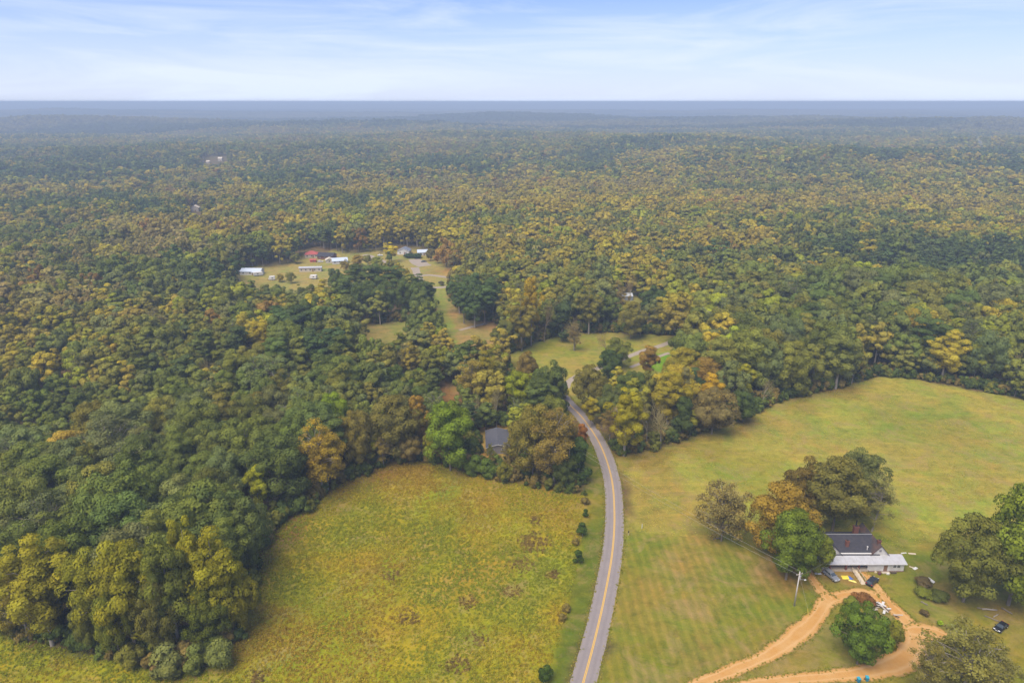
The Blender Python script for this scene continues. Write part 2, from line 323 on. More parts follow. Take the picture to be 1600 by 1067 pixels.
# ------------------------------------------------------------------ road, markings, drives
def catmull(pts, step=1.0):
    P = [np.array(p, float) for p in pts]; P = [2 * P[0] - P[1]] + P + [2 * P[-1] - P[-2]]; out = []
    for i in range(1, len(P) - 2):
        n = max(2, int(np.linalg.norm(P[i + 1] - P[i]) / step))
        for k in range(n):
            u = k / n
            out.append(0.5 * ((2 * P[i]) + (-P[i - 1] + P[i + 1]) * u + (2 * P[i - 1] - 5 * P[i] + 4 * P[i + 1] - P[i + 2]) * u * u + (-P[i - 1] + 3 * P[i] - 3 * P[i + 1] + P[i + 2]) * u ** 3))
    out.append(P[-2]); return np.array(out)
def ribbon(name, line, half, z, m, offs=0.0, ragged=0.0, seed=1, skirt=True, parent=None):
    line = np.array(line); T = np.gradient(line, axis=0); T /= np.linalg.norm(T, axis=1)[:, None] + 1e-9
    Nn = np.stack([T[:, 1], -T[:, 0]], 1); half = np.broadcast_to(half, (len(line),))
    s = np.arange(len(line)) * 1.0
    e1 = half + ragged * (fbm(s, s * 0 + 3, 5, seed) - 0.5) * 2 + ragged * 0.6 * (rng.random(len(line)) - 0.5)
    e2 = half + ragged * (fbm(s, s * 0 + 8, 5, seed + 5) - 0.5) * 2 + ragged * 0.6 * (rng.random(len(line)) - 0.5)
    cols = 15; V = []
    for k in range(cols):
        u = k / (cols - 1) * 2 - 1; o = np.where(u < 0, u * e1, u * e2)[:, None] + offs
        p = line + Nn * o; zz = terr(p[:, 0], p[:, 1]) + z - (0.05 * half * u * u if half[0] > 1 and skirt else 0) * 0.4
        V.append(np.column_stack([p, zz]))
    V = np.stack(V, 1).reshape(-1, 3); n = len(line)
    q = [(i * cols + k, i * cols + k + 1, (i + 1) * cols + k + 1, (i + 1) * cols + k) for i in range(n - 1) for k in range(cols - 1)]
    ac = np.tile(np.linspace(-1, 1, cols), n); me = npmesh(name, V, q, mats=[m], attrs={'across': np.stack([ac, ac * 0, ac * 0], 1)}); return link(name, me, parent)
def surf_mat(name, c1, c2, scale, c3, rough=0.9, bump=0.05, track=None, edge=None):
    m = bpy.data.materials.new(name); m.use_nodes = True; tt = m.node_tree; b = tt.nodes['Principled BSDF']
    b.inputs['Roughness'].default_value = rough; b.inputs['Specular IOR Level'].default_value = 0.15
    tc = N(tt, 'ShaderNodeTexCoord'); n1 = N(tt, 'ShaderNodeTexNoise'); n2 = N(tt, 'ShaderNodeTexNoise')
    for n, s in ((n1, scale), (n2, scale * 7)):
        tt.links.new(tc.outputs['Object'], n.inputs['Vector']); n.inputs['Scale'].default_value = s; n.inputs['Detail'].default_value = 6; n.inputs['Roughness'].default_value = 0.65
    r1 = N(tt, 'ShaderNodeMapRange'); tt.links.new(n1.outputs[0], r1.inputs[0]); r1.inputs[1].default_value = 0.38; r1.inputs[2].default_value = 0.66
    r2 = N(tt, 'ShaderNodeMapRange'); tt.links.new(n2.outputs[0], r2.inputs[0]); r2.inputs[1].default_value = 0.50; r2.inputs[2].default_value = 0.75; r2.inputs[4].default_value = 0.6
    a = N(tt, 'ShaderNodeMix', data_type='RGBA'); a.inputs[6].default_value = (*c1, 1); a.inputs[7].default_value = (*c2, 1); tt.links.new(r1.outputs[0], a.inputs[0])
    b2 = N(tt, 'ShaderNodeMix', data_type='RGBA'); tt.links.new(a.outputs[2], b2.inputs[6]); b2.inputs[7].default_value = (*c3, 1); tt.links.new(r2.outputs[0], b2.inputs[0])
    col = b2.outputs[2]
    if track:      # worn wheel tracks and scuffed edges follow the lane, broken up by noise
        at = N(tt, 'ShaderNodeAttribute'); at.attribute_name = 'across'; sx = N(tt, 'ShaderNodeSeparateXYZ'); tt.links.new(at.outputs['Vector'], sx.inputs[0])
        ab = N(tt, 'ShaderNodeMath', operation='ABSOLUTE'); tt.links.new(sx.outputs[0], ab.inputs[0])
        wob = N(tt, 'ShaderNodeMath', operation='MULTIPLY_ADD'); tt.links.new(n1.outputs[0], wob.inputs[0]); wob.inputs[1].default_value = 0.35; tt.links.new(ab.outputs[0], wob.inputs[2])
        def pick(lo, hi, out, cc, src):
            rr = N(tt, 'ShaderNodeMapRange'); tt.links.new(src, rr.inputs[0]); rr.inputs[1].default_value = lo; rr.inputs[2].default_value = hi; rr.inputs[4].default_value = out
            mm_ = N(tt, 'ShaderNodeMix', data_type='RGBA'); tt.links.new(rr.outputs[0], mm_.inputs[0]); tt.links.new(cin[0], mm_.inputs[6]); mm_.inputs[7].default_value = (*cc, 1); cin[0] = mm_.outputs[2]
        cin = [col]
        dd = N(tt, 'ShaderNodeMath', operation='SUBTRACT'); tt.links.new(wob.outputs[0], dd.inputs[0]); dd.inputs[1].default_value = 0.64
        da = N(tt, 'ShaderNodeMath', operation='ABSOLUTE'); tt.links.new(dd.outputs[0], da.inputs[0])
        pick(0.20, 0.02, track[1], track[0], da.outputs[0])
        if edge: pick(0.98, 1.14, edge[1], edge[0], wob.outputs[0])
        col = cin[0]
    tt.links.new(col, b.inputs['Base Color'])
    bu = N(tt, 'ShaderNodeBump'); bu.inputs['Distance'].default_value = bump; tt.links.new(n2.outputs[0], bu.inputs['Height']); tt.links.new(bu.outputs[0], b.inputs['Normal'])
    return m
ASPHALT = surf_mat('worn_asphalt', (0.235, 0.202, 0.188), (0.21, 0.182, 0.172), 0.25, (0.27, 0.235, 0.215), track=((0.185, 0.162, 0.155), .55), edge=((0.25, 0.205, 0.16), .8))
PAINT_Y = mat('yellow_paint', (0.62, 0.36, 0.045), 0.7, noise=(4, 0.5, (0.42, 0.27, 0.07)))
CLAY = surf_mat('clay', (0.43, 0.225, 0.062), (0.47, 0.28, 0.105), 0.16, (0.40, 0.175, 0.038), track=((0.53, 0.335, 0.155), .5), edge=((0.22, 0.145, 0.045), .8))
GRAVEL = surf_mat('pale_gravel', (0.31, 0.255, 0.20), (0.26, 0.215, 0.175), 0.4, (0.36, 0.31, 0.25))
SHOULDER = surf_mat('dry_shoulder', (0.22, 0.175, 0.075), (0.18, 0.165, 0.045), 0.5, (0.27, 0.21, 0.11))
ROADPX = [(885, 1160), (911, 1067), (929, 1000), (945, 930), (957, 860), (960, 800), (955, 745), (938, 695), (912, 655), (888, 630), (871, 610), (862, 596)]
road_line = catmull(W(ROADPX), 1.0)
sh = ribbon('road_shoulder', road_line, 3.45, 0.012, SHOULDER, ragged=0.35, seed=3); tag(sh, 'dry grassy shoulder along both sides of the paved road', 'shoulder', kind='structure')
road = ribbon('road', road_line, 2.95, 0.05, ASPHALT, ragged=0.10, seed=4); tag(road, 'worn grey two-lane country road curving into the trees', 'road', kind='structure')
near = road_line[: int(len(road_line) * 0.985)]
for o in (-0.14, 0.14):
    ribbon('center_line', near, 0.085, 0.058, PAINT_Y, offs=o, skirt=False, parent=road)
def drive(name, pts, half, z, m, label, rag=0.5, seed=2):
    ln = catmull(W([p[:2] for p in pts]), 0.8)
    if len(pts[0]) > 2:
        hw = np.interp(np.linspace(0, 1, len(ln)), np.linspace(0, 1, len(pts)), [p[2] for p in pts])
    else: hw = half
    return tag(ribbon(name, ln, hw, z, m, ragged=rag, seed=seed, skirt=False), label, 'driveway', kind='structure')
drive('driveway', [(1010, 1110, 1.7), (1090, 1069, 1.7), (1150, 1045, 1.7), (1210, 1017, 1.8), (1255, 985, 1.9), (1280, 957, 2.1), (1293, 938, 2.6), (1318, 930, 1.9), (1345, 927, 2.0), (1372, 933, 2.1), (1395, 950, 2.2), (1415, 970, 2.4), (1430, 990, 3.2), (1428, 1010, 3.2), (1410, 1030, 2.2), (1370, 1045, 1.6), (1310, 1055, 1.5), (1240, 1061, 1.4), (1170, 1069, 1.3), (1090, 1082, 1.4), (1030, 1105, 1.4)], 2, 0.02, CLAY, 'orange clay driveway looping round the leafy island', 0.55, 2)
drive('driveway_spur', [(1296, 936, 2.0), (1283, 922, 1.6), (1270, 905, 1.3), (1262, 886, 1.2), (1256, 868, 1.0)], 2, 0.026, CLAY, 'narrow orange clay spur running under the green yard tree', 0.5, 6)
drive('driveway_apron', [(1420, 985, 2.0), (1440, 985, 3.2), (1460, 988, 3.0), (1478, 995, 1.4)], 2, 0.03, CLAY, 'orange clay fan widening beside the sparse olive tree', 0.9, 8)
drive('parking_track', [(1392, 945, 1.0), (1378, 928, 1.2), (1366, 912, 1.2), (1356, 900, 1.1), (1348, 894, 0.9)], 2, 0.034, CLAY, 'short orange clay track leading up to the dark parked suv', 0.5, 9)
drive('country_lane', [(884, 606, 1.5), (890, 595, 1.6), (910, 584, 1.7), (935, 575, 1.7), (965, 564, 1.7), (1000, 550, 1.7), (1030, 541, 1.7), (1058, 530, 1.7)], 2, 0.02, GRAVEL, 'pale lane crossing the sunny clearing towards the wood', 0.35, 16)
drive('gravel_drive', [(985, 574, 1.1), (1015, 562, 1.1), (1046, 551, 1.1)], 2, 0.02, GRAVEL, 'narrow pale drive beside the bright green grass', 0.2, 10)
drive('gravel_lane', [(648, 418, 3), (656, 436, 2.6), (668, 448, 2.2), (690, 449, 2.0), (712, 446, 2.0)], 2, 0.03, GRAVEL, 'pale gravel lane bending past the round bush', 0.4, 11)
drive('gravel_track', [(650, 432, 2), (670, 430, 2), (696, 433, 2), (712, 436, 2)], 2, 0.036, GRAVEL, 'pale gravel track crossing by the patch of red soil', 0.4, 12)
drive('gravel_pad', [(646, 405, 4), (655, 411, 6), (664, 416, 5)], 2, 0.03, GRAVEL, 'pale parking pad in front of the white house', 0.5, 13)
drive('gravel_path', [(718, 516, 1.3), (740, 510, 1.3), (762, 505, 1.2)], 2, 0.03, GRAVEL, 'thin pale path crossing the tan clearing', 0.4, 14)
drive('dirt_track', [(570, 398, 3), (582, 402, 3), (594, 407, 2.5), (610, 412, 2)], 2, 0.03, GRAVEL, 'pale dirt track behind the tall yellow tree', 0.5, 15)

# ------------------------------------------------------------------ tree shapes
def unit(n):
    v = rng.normal(size=(n, 3)); return v / np.linalg.norm(v, axis=1)[:, None]
def leaf_quads(pos, nrm, size, aspect=1.0):
    n = len(pos); a = np.cross(nrm, unit(n)); a /= np.linalg.norm(a, axis=1)[:, None] + 1e-9; b = np.cross(nrm, a)
    s = (size * (0.6 + 0.8 * rng.random(n)))[:, None]
    a = a * s * 0.5; b = b * s * 0.5 * aspect
    bend = nrm * s * 0.12
    V = np.stack([pos - a - b - bend, pos + a * 0.7 - b, pos + a + b - bend, pos - a * 0.7 + b], 1)
    return V.reshape(-1, 3)
def tubes(segs, n):
    """segs: list of (p0,p1,r0,r1)"""
    S = np.array([np.concatenate([s[0], s[1], [s[2], s[3]]]) for s in segs]); p0, p1, r0, r1 = S[:, :3], S[:, 3:6], S[:, 6:7], S[:, 7:8]
    d = p1 - p0; d /= np.linalg.norm(d, axis=1)[:, None] + 1e-9
    ref = np.where(np.abs(d[:, 2:3]) < 0.9, np.array([[0, 0, 1.0]]), np.array([[1.0, 0, 0]]))
    a = np.cross(d, ref); a /= np.linalg.norm(a, axis=1)[:, None] + 1e-9; b = np.cross(d, a)
    V = []
    for p, r in ((p0, r0), (p1, r1)):
        for k in range(n):
            g = 2 * math.pi * k / n; V.append(p + r * (a * math.cos(g) + b * math.sin(g)))
    V = np.stack(V, 1); m = len(segs); base = (np.arange(m) * 2 * n)[:, None]
    Q = [np.concatenate([base + k, base + (k + 1) % n, base + n + (k + 1) % n, base + n + k], 1) for k in range(n)]
    return V.reshape(-1, 3), np.concatenate(Q)
def limb_path(p0, p1, r0, r1, k=3, sag=0.12):
    p0 = np.array(p0, float); p1 = np.array(p1, float); L = np.linalg.norm(p1 - p0); out = []; prev = p0
    for i in range(1, k + 1):
        u = i / k; q = p0 + (p1 - p0) * u + np.array([0, 0, 1]) * L * sag * math.sin(math.pi * u)
        if i < k: q = q + rng.normal(size=3) * L * 0.05
        out.append((prev, q, r0 + (r1 - r0) * (i - 1) / k, r0 + (r1 - r0) * u)); prev = q
    return out
# name: height, crown width, crown base fraction, lobes, lobe radius range (of width), shell, droop
FORMS = {
    'oak':    dict(H=18, Wd=15, cb=0.10, lobes=84, lr=(0.07, 0.135), shell=(0.45, 0.86), top=0.6, ls=0.44),
    'round':  dict(H=14, Wd=13, cb=0.04, lobes=70, lr=(0.08, 0.14), shell=(0.4, 0.84), top=0.5, ls=0.42),
    'poplar': dict(H=24, Wd=12, cb=0.08, lobes=84, lr=(0.075, 0.135), shell=(0.25, 0.84), top=0.9, ls=0.42),
    'narrow': dict(H=22, Wd=8, cb=0.12, lobes=40, lr=(0.13, 0.22), shell=(0.1, 0.75), top=1.2, ls=0.5),
    'pine':   dict(H=24, Wd=9.5, cb=0.24, lobes=46, lr=(0.10, 0.17), shell=(0.25, 0.88), top=0.8, ls=0.42),
    'sparse': dict(H=20, Wd=13, cb=0.12, lobes=70, lr=(0.05, 0.10), shell=(0.3, 0.95), top=0.7, ls=0.36),
    'fan':    dict(H=13, Wd=13, cb=0.06, lobes=120, lr=(0.045, 0.085), shell=(0.25, 0.95), top=0.1, ls=0.36),
    'cedar':  dict(H=11, Wd=6.5, cb=0.02, lobes=44, lr=(0.09, 0.18), shell=(0.2, 0.85), top=1.6, ls=0.4),
    'bush':   dict(H=4, Wd=5, cb=0.0, lobes=18, lr=(0.14, 0.24), shell=(0.2, 0.8), top=0.4, ls=0.34)}
def make_tree(form, seed, nleaf, lsize=1.0, lobes=None, limbs=True, sides=5):
    global rng
    rng = np.random.default_rng(1000 + seed); F = FORMS[form]; H, Wd, cb = F['H'], F['Wd'], F['cb']
    nl = lobes or F['lobes']; cz0 = cb * H; cz = cz0 + (H - cz0) * 0.48; ra = Wd / 2; rz = (H - cz0) / 2
    d = unit(nl); d[:, 2] = d[:, 2] * 0.95 + 0.12; d /= np.linalg.norm(d, axis=1)[:, None]
    rad = rng.uniform(*F['shell'], nl); rad = np.where(rng.random(nl) < 0.2, rad * 0.5, rad)
    C = d * rad[:, None] * np.array([ra, ra, rz]); hz = C[:, 2] / rz
    taper = np.where(hz > 0, 1 - 0.42 * F['top'] * hz ** 1.5, 1 - 0.25 * hz ** 2) if form != 'cedar' else np.clip(0.62 - 0.55 * hz, 0.08, 1.2)
    C[:, :2] *= np.clip(taper, 0.12, 1.3)[:, None]
    # uneven outline: a few bearings bulge, a few fall back
    az = np.arctan2(C[:, 1], C[:, 0]); ph = rng.uniform(0, 6.28, 3)
    wob = 1 + 0.14 * np.sin(2 * az + ph[0]) + 0.10 * np.sin(3 * az + ph[1]) + 0.06 * np.sin(5 * az + ph[2])
    C[:, :2] *= wob[:, None]; C[:, 2] += cz
    LR = rng.uniform(*F['lr'], nl) * Wd
    if form == 'pine': sq = np.array([1.15, 1.15, 0.55])
    elif form in ('sparse', 'fan'): sq = np.array([1.2, 1.2, 0.8])
    else: sq = np.array([1.05, 1.05, 0.82])
    # leaves over the lobes
    wgt = LR ** 2; li = rng.choice(nl, nleaf, p=wgt / wgt.sum()); dd = unit(nleaf)
    out = C[li] - np.array([0, 0, cz - rz * 0.25]); out /= np.linalg.norm(out, axis=1)[:, None] + 1e-9
    dd = dd + out * 0.55 + np.array([0, 0, 0.25]); dd /= np.linalg.norm(dd, axis=1)[:, None]
    rr = rng.uniform(0.72, 1.08, nleaf) if form not in ('sparse', 'fan') else rng.uniform(0.2, 1.3, nleaf)
    pos = C[li] + dd * (rr * LR[li])[:, None] * sq
    pos[:, 2] = np.maximum(pos[:, 2], 0.15)
    jit = {'pine': 0.7, 'sparse': 0.9, 'fan': 0.9}.get(form, 0.38)
    nrm = dd + unit(nleaf) * jit; nrm /= np.linalg.norm(nrm, axis=1)[:, None]
    V = leaf_quads(pos, nrm, F['ls'] * lsize, 0.75)
    lob = rng.random(nl); hue = rng.random(nl) ** 2
    tone = np.stack([np.clip(0.5 + 0.60 * (lob[li] - 0.5) + 0.28 * (rng.random(nleaf) - 0.5), 0, 1), np.clip(0.8 * hue[li] + 0.2 * rng.random(nleaf) ** 2, 0, 1), li / nl], 1)
    cro = (V, np.arange(nleaf * 4).reshape(-1, 4), np.repeat(tone, 4, 0))
    # trunk and limbs
    tr = H / 20 * (0.27 if form not in ('pine', 'narrow', 'cedar') else 0.20); segs = []
    topz = H * (0.80 if form in ('pine', 'narrow', 'cedar', 'poplar') else 0.62)
    if form == 'bush': tr = 0.06; topz = H * 0.6
    kx = rng.normal(size=2) * 0.02 * H
    tp = [np.array([0, 0, -0.3]), np.array([kx[0] * .4, kx[1] * .4, topz * 0.35]), np.array([kx[0], kx[1], topz * 0.7]), np.array([kx[0] * 1.2, kx[1] * 1.2, topz])]
    trd = [tr * 1.25, tr * 0.9, tr * 0.55, tr * 0.15]
    for i in range(3): segs.append((tp[i], tp[i + 1], trd[i], trd[i + 1]))
    if limbs:
        order = np.argsort(-LR)[: (nl if form in ('sparse', 'fan') else min(nl, 34))]
        for i in order:
            z = np.clip(C[i, 2] - 0.45 * np.hypot(C[i, 0], C[i, 1]), 0.18 * H if form != 'bush' else 0.1, topz * 0.96); u = z / topz
            p0 = np.array([kx[0] * u, kx[1] * u, z]); r0 = max(0.05, tr * 0.45 * (1 - u * 0.7))
            segs += limb_path(p0, C[i], r0, 0.03 * H / 20 + 0.015, 3)
            if form in ('sparse', 'fan'):
                for _ in range(3):
                    q = C[i] + unit(1)[0] * LR[i] * 1.1 + np.array([0, 0, 0.3]); segs.append((C[i] * 0.6 + p0 * 0.4 if _ == 0 else C[i], q, 0.04, 0.012))
    Vt, Qt = tubes(segs, sides)
    return (Vt, Qt), cro
def make_bare(seed, H=19, Wd=13):
    global rng
    rng = np.random.default_rng(2000 + seed); big = []; fine = []
    def grow(p, d, L, r, lev):
        n = 3; prev = np.array(p)
        for i in range(n):
            d = d + rng.normal(size=3) * 0.10 + np.array([0, 0, 0.05]); d /= np.linalg.norm(d); q = prev + d * L / n
            (big if lev < 2 else fine).append((prev, q, r * (1 - 0.22 * i), r * (1 - 0.22 * (i + 1)))); prev = q
            if lev < 4 and (i > 0 or lev > 0):
                for _ in range((2, 2, 2, 2)[lev]):
                    s = unit(1)[0]; s -= d * s.dot(d); s /= np.linalg.norm(s); nd = d * 0.75 + s * rng.uniform(0.5, 0.95); nd[2] += 0.12; nd /= np.linalg.norm(nd)
                    grow(prev, nd, L * rng.uniform(0.52, 0.72), r * 0.5, lev + 1)
        
    grow((0, 0, -0.3), np.array([0, 0, 1.0]), H * 0.48, 0.34, 0)
    Vt, Qt = tubes(big, 5); Vf, Qf = tubes(fine, 3)
    k = H / max(Vf[:, 2].max(), 1); Vt *= k; Vf *= k
    tone = np.tile([[0.5, 0.0, 0]], (len(Vf), 1))
    return (Vt, Qt), (Vf, Qf, tone)
PROTO = {}
def proto(form, k):
    key = (form, k)
    if key in PROTO: return PROTO[key]
    if form == 'bare':
        (Vt, Qt), (Vc, Qc, tn) = make_bare(k); H, Wd = 19, 13
        Wd = 2 * np.percentile(np.hypot(Vc[:, 0], Vc[:, 1]), 97)
    else:
        nl = dict(oak=16000, round=15000, poplar=16000, narrow=10000, pine=12000, sparse=10500, fan=11000, cedar=8000, bush=3500)[form]
        (Vt, Qt), (Vc, Qc, tn) = make_tree(form, hash_form(form) + k, nl, 0.74); H = Vc[:, 2].max(); Wd = 2 * np.percentile(np.hypot(Vc[:, 0], Vc[:, 1]), 96)
    trunk = npmesh('trunk', Vt, Qt, mats=[PALE if form in ('poplar', 'sparse', 'bare', 'narrow') else BARK], smooth=True)
    crown = npmesh('crown', Vc, Qc, mats=[LEAF_O], attrs={'tone': tn})
    PROTO[key] = (trunk, crown, H, Wd); return PROTO[key]
def hash_form(f): return sum(ord(ch) * (i + 1) for i, ch in enumerate(f)) % 400 * 10
NVAR = dict(oak=5, round=3, poplar=4, narrow=2, pine=3, sparse=3, cedar=2, bush=3, bare=2, fan=1)
tree_xy = []       # occupied spots: x, y, crown radius
R2 = random.Random(11)
def tree_at(x, y, h, wd, form, col, label, cat='tree', group=None, name=None, var=None):
    tm, cm, H, Wd = proto(form, R2.randrange(NVAR[form]) if var is None else var)
    nm = name or {'oak': 'oak_tree', 'round': 'round_tree', 'poplar': 'poplar_tree', 'narrow': 'narrow_tree', 'pine': 'pine_tree', 'sparse': 'thinning_tree', 'fan': 'thinning_tree', 'cedar': 'cedar_tree', 'bush': 'bush', 'bare': 'bare_tree'}[form]
    e = empty(nm, (x, y, float(terr(x, y))), R2.uniform(0, 6.28), label, cat, group)
    e.scale = (wd / Wd, wd / Wd, h / H)
    link('stem' if form == 'bush' else 'trunk', tm, e); c = link('foliage' if form == 'bush' else ('crown' if form != 'bare' else 'twigs'), cm, e)
    c.color = (*[min(1, v) for v in col], 1)
    tree_xy.append((x, y, wd / 2)); return e
def tree_px(px, base, top, wpx, form, col, label, cat='tree', group=None, name=None, var=None):
    x, y = G(px, base); u, b, c = ray(px, top); tt = y / b; h = CAM_H + c * tt - float(terr(x, y))
    dep = proj(x, y, h * 0.6)[2]
    return tree_at(x, y, max(h, 0.6), wpx / FPX * dep, form, col, label, cat, group, name, var)
GREEN, DEEP, OLIVE, YEL, YGR, OCH, RUST, BRN, TAN, PINEC, GREY = (0.116, 0.134, 0.048), (0.092, 0.114, 0.050), (0.150, 0.146, 0.050), (0.275, 0.222, 0.044), (0.195, 0.205, 0.036), (0.235, 0.186, 0.056), (0.21, 0.120, 0.054), (0.168, 0.140, 0.086), (0.240, 0.196, 0.122), (0.060, 0.092, 0.056), (0.120, 0.134, 0.080)
BGREY = (0.30, 0.245, 0.20)

# ------------------------------------------------------------------ buildings
def local(e, dx, dy, dz=0): return dx, dy, dz
ROOF_D = mat('slate_shingle', (0.036, 0.036, 0.046), 0.95, noise=(1.2, 0.7, (0.060, 0.056, 0.064)))
ROOF_R = mat('rusty_shingle', (0.050, 0.044, 0.048), 0.9, noise=(0.5, 0.9, (0.12, 0.068, 0.055)))
METAL_W = mat('weathered_metal_roof', (0.44, 0.44, 0.46), 0.5, 0.15, noise=(0.7, 0.6, (0.33, 0.32, 0.32)))
WHITE = mat('white_siding', (0.58, 0.565, 0.545), 0.75, noise=(1.0, 0.5, (0.40, 0.37, 0.33)))
CREAM = mat('cream_siding', (0.50, 0.44, 0.35), 0.75, noise=(1.0, 0.3, (0.5, 0.43, 0.34)))
GREYW = mat('grey_siding', (0.23, 0.22, 0.235), 0.8, noise=(1.0, 0.3, (0.17, 0.16, 0.17)))
BRICKM = mat('red_brick', (0.17, 0.068, 0.050), 0.9, noise=(5, 0.6, (0.10, 0.05, 0.042)))
TRIM = mat('white_trim', (0.60, 0.585, 0.56), 0.6)
DARK = mat('dark_opening', (0.02, 0.02, 0.022), 0.6)
GLASS = mat('window_glass', (0.035, 0.045, 0.055), 0.12, noise=(0.8, 0.3, (0.06, 0.07, 0.08)), spec=0.6)
WOOD = mat('grey_wood', (0.42, 0.36, 0.29), 0.85, noise=(3, 0.5, (0.28, 0.23, 0.18)))
WOODP = mat('pale_wood', (0.50, 0.42, 0.31), 0.85, noise=(3, 0.4, (0.5, 0.4, 0.28)))
DARKW = mat('dark_wood', (0.10, 0.075, 0.055), 0.9, noise=(3, 0.5, (0.06, 0.045, 0.035)))
BROWND = mat('brown_door', (0.22, 0.13, 0.085), 0.7)
REDR = mat('red_metal_roof', (0.36, 0.075, 0.062), 0.55, noise=(0.6, 0.4, (0.28, 0.065, 0.05)))
BLUEW = mat('pale_blue_roof', (0.45, 0.51, 0.60), 0.5, noise=(0.6, 0.3, (0.36, 0.41, 0.48)))
STEEL = mat('galvanised', (0.42, 0.43, 0.44), 0.4, 0.4)
BLACK = mat('black_rubber', (0.015, 0.015, 0.016), 0.8)

def window(parent, x, z, wd, h, y, ny=-1, axis='y'):
    """framed pane set in a wall that faces -y (ny=-1); x centre, z sill"""
    f = MB(); t_ = 0.08
    f.box(x - wd / 2 - t_, y - 0.05, z - t_, x + wd / 2 + t_, y - 0.003, z); f.box(x - wd / 2 - t_, y - 0.05, z + h, x + wd / 2 + t_, y - 0.003, z + h + t_)
    f.box(x - wd / 2 - t_, y - 0.05, z + 0.001, x - wd / 2, y - 0.003, z + h - 0.001); f.box(x + wd / 2, y - 0.05, z + 0.001, x + wd / 2 + t_, y - 0.003, z + h - 0.001)
    f.box(x - wd / 2, y - 0.045, z + h / 2 - 0.025, x + wd / 2, y - 0.03, z + h / 2 + 0.025)
    fr = f.build('window', TRIM, parent)
    MB().box(x - wd / 2 + .002, y - 0.028, z + .002, x + wd / 2 - .002, y - 0.006, z + h - .002).build('pane', GLASS, fr)
def door(parent, x, wd, h, y, m, z=0.15):
    d = MB().box(x - wd / 2, y - 0.06, z, x + wd / 2, y - 0.004, z + h).build('door', m, parent)
    MB().box(x + wd * 0.32, y - 0.11, z + 0.95, x + wd * 0.40, y - 0.062, z + 1.05).build('handle', STEEL, d)
def slab(pts, th=0.12):
    """roof plane: 3-4 points, thickened downwards"""
    m = MB(); m.prism(pts, (0, 0, -th)); return m
# --- farmhouse (local x along the front, y away from the road yard)
hx, hy = G(1293, 893)
S = 1.0
house = empty('farmhouse', (hx, hy, 0), math.radians(0), 'white farmhouse with dark cross-gabled roof and long metal porch roof', 'house')
MB().box(-0.4, 2.5, 0, 16.3, 12.2, 3.35).build('wall', WHITE, house)
MB().box(-0.6, 0.1, 0.0, 10.6, 2.45, 0.42).build('porch_floor', WOOD, house)
MB().box(10.8, 0.12, 0.0, 19.7, 2.48, 2.55).build('addition_wall', WHITE, house)
MB().box(10.7, 0.02, 0.0, 19.8, 2.47, 0.16).build('foundation', BRICKM, house)
# porch shed roof with standing ribs
pr = slab([(-0.9, -0.35, 2.62), (20.1, -0.35, 2.62), (20.1, 2.75, 3.42), (-0.9, 2.75, 3.42)], 0.10).build('porch_roof', METAL_W, house)
for i in range(21):
    rx = -0.6 + i * 1.02
    MB().prism([(rx, -0.34, 2.623), (rx + 0.06, -0.34, 2.623), (rx + 0.06, -0.34, 2.665), (rx, -0.34, 2.665)], (0, 3.08, 0.797)).build('seam', METAL_W, pr)
MB().box(-0.9, -0.43, 2.42, 20.1, -0.36, 2.60).build('fascia', TRIM, house)
MB().box(-0.4, 2.52, 3.36, 16.3, 2.9, 3.75).build('frieze', TRIM, house)
# wings and centre roof
def gable_roof_y(name, x0, x1, y0, y1, z0, z1, m, m2=None, parent=house):
    xm = (x0 + x1) / 2; k = (z1 - z0) / (xm - x0); ov = 0.35
    a = slab([(x0 - ov, y0, z0 - ov * k), (xm, y0, z1), (xm, y1, z1), (x0 - ov, y1, z0 - ov * k)]).build(name, m2 or m, parent)
    slab([(xm, y0, z1 + .002), (x1 + ov, y0, z0 - ov * k), (x1 + ov, y1, z0 - ov * k), (xm, y1, z1 + .002)]).build(name, m, parent)
    for yy in (y0 + 0.35, y1 - 0.35):
        MB().prism([(x0, yy, z0 - .25), (x1, yy, z0 - .25), (x1, yy, z0 - .13), (xm, yy, z1 - .14), (x0, yy, z0 - .13)], (0, 0.12, 0)).build('gable', WHITE, parent)
    return a
gable_roof_y('roof', 11.9, 16.5, 2.15, 12.9, 3.55, 6.25, ROOF_D, ROOF_R)
gable_roof_y('roof', -0.6, 4.25, 2.15, 12.9, 3.55, 6.25, ROOF_D)
slab([(1.8, 2.3, 3.45), (14.2, 2.3, 3.45), (14.2, 7.5, 6.22), (1.8, 7.5, 6.22)]).build('roof', ROOF_D, house)
slab([(1.8, 7.5, 6.222), (14.2, 7.5, 6.222), (14.2, 12.7, 3.45), (1.8, 12.7, 3.45)]).build('roof', ROOF_D, house)
MB().box(1.8, 7.4, 6.20, 14.2, 7.6, 6.27).build('ridge_cap', STEEL, house)
def chimney(x, y, s, z0, z1):
    c = MB().box(x - s, y - s * .8, z0, x + s, y + s * .8, z1).box(x - s * 1.15, y - s, z1 - .28, x + s * 1.15, y + s, z1 - .12).build('chimney', BRICKM, house)
    MB().box(x - s * .6, y - s * .5, z1 + .002, x + s * .6, y + s * .5, z1 + .1).build('flue', DARK, c)
chimney(6.35, 4.6, 0.42, 4.2, 6.3); chimney(14.25, 3.9, 0.40, 5.3, 6.95); chimney(10.6, 9.2, 0.62, 4.5, 7.6)
MB().tube([(10.9, 9.9, 5.0), (10.9, 9.9, 8.9)], 0.16, 8).build('stovepipe', BLACK, house)
MB().tube([(11.3, 3.6, 3.8), (11.3, 3.6, 5.0)], 0.10, 8).tube([(11.3, 3.6, 5.003), (11.3, 3.6, 5.15)], 0.2, 8).build('vent_pipe', TRIM, house)
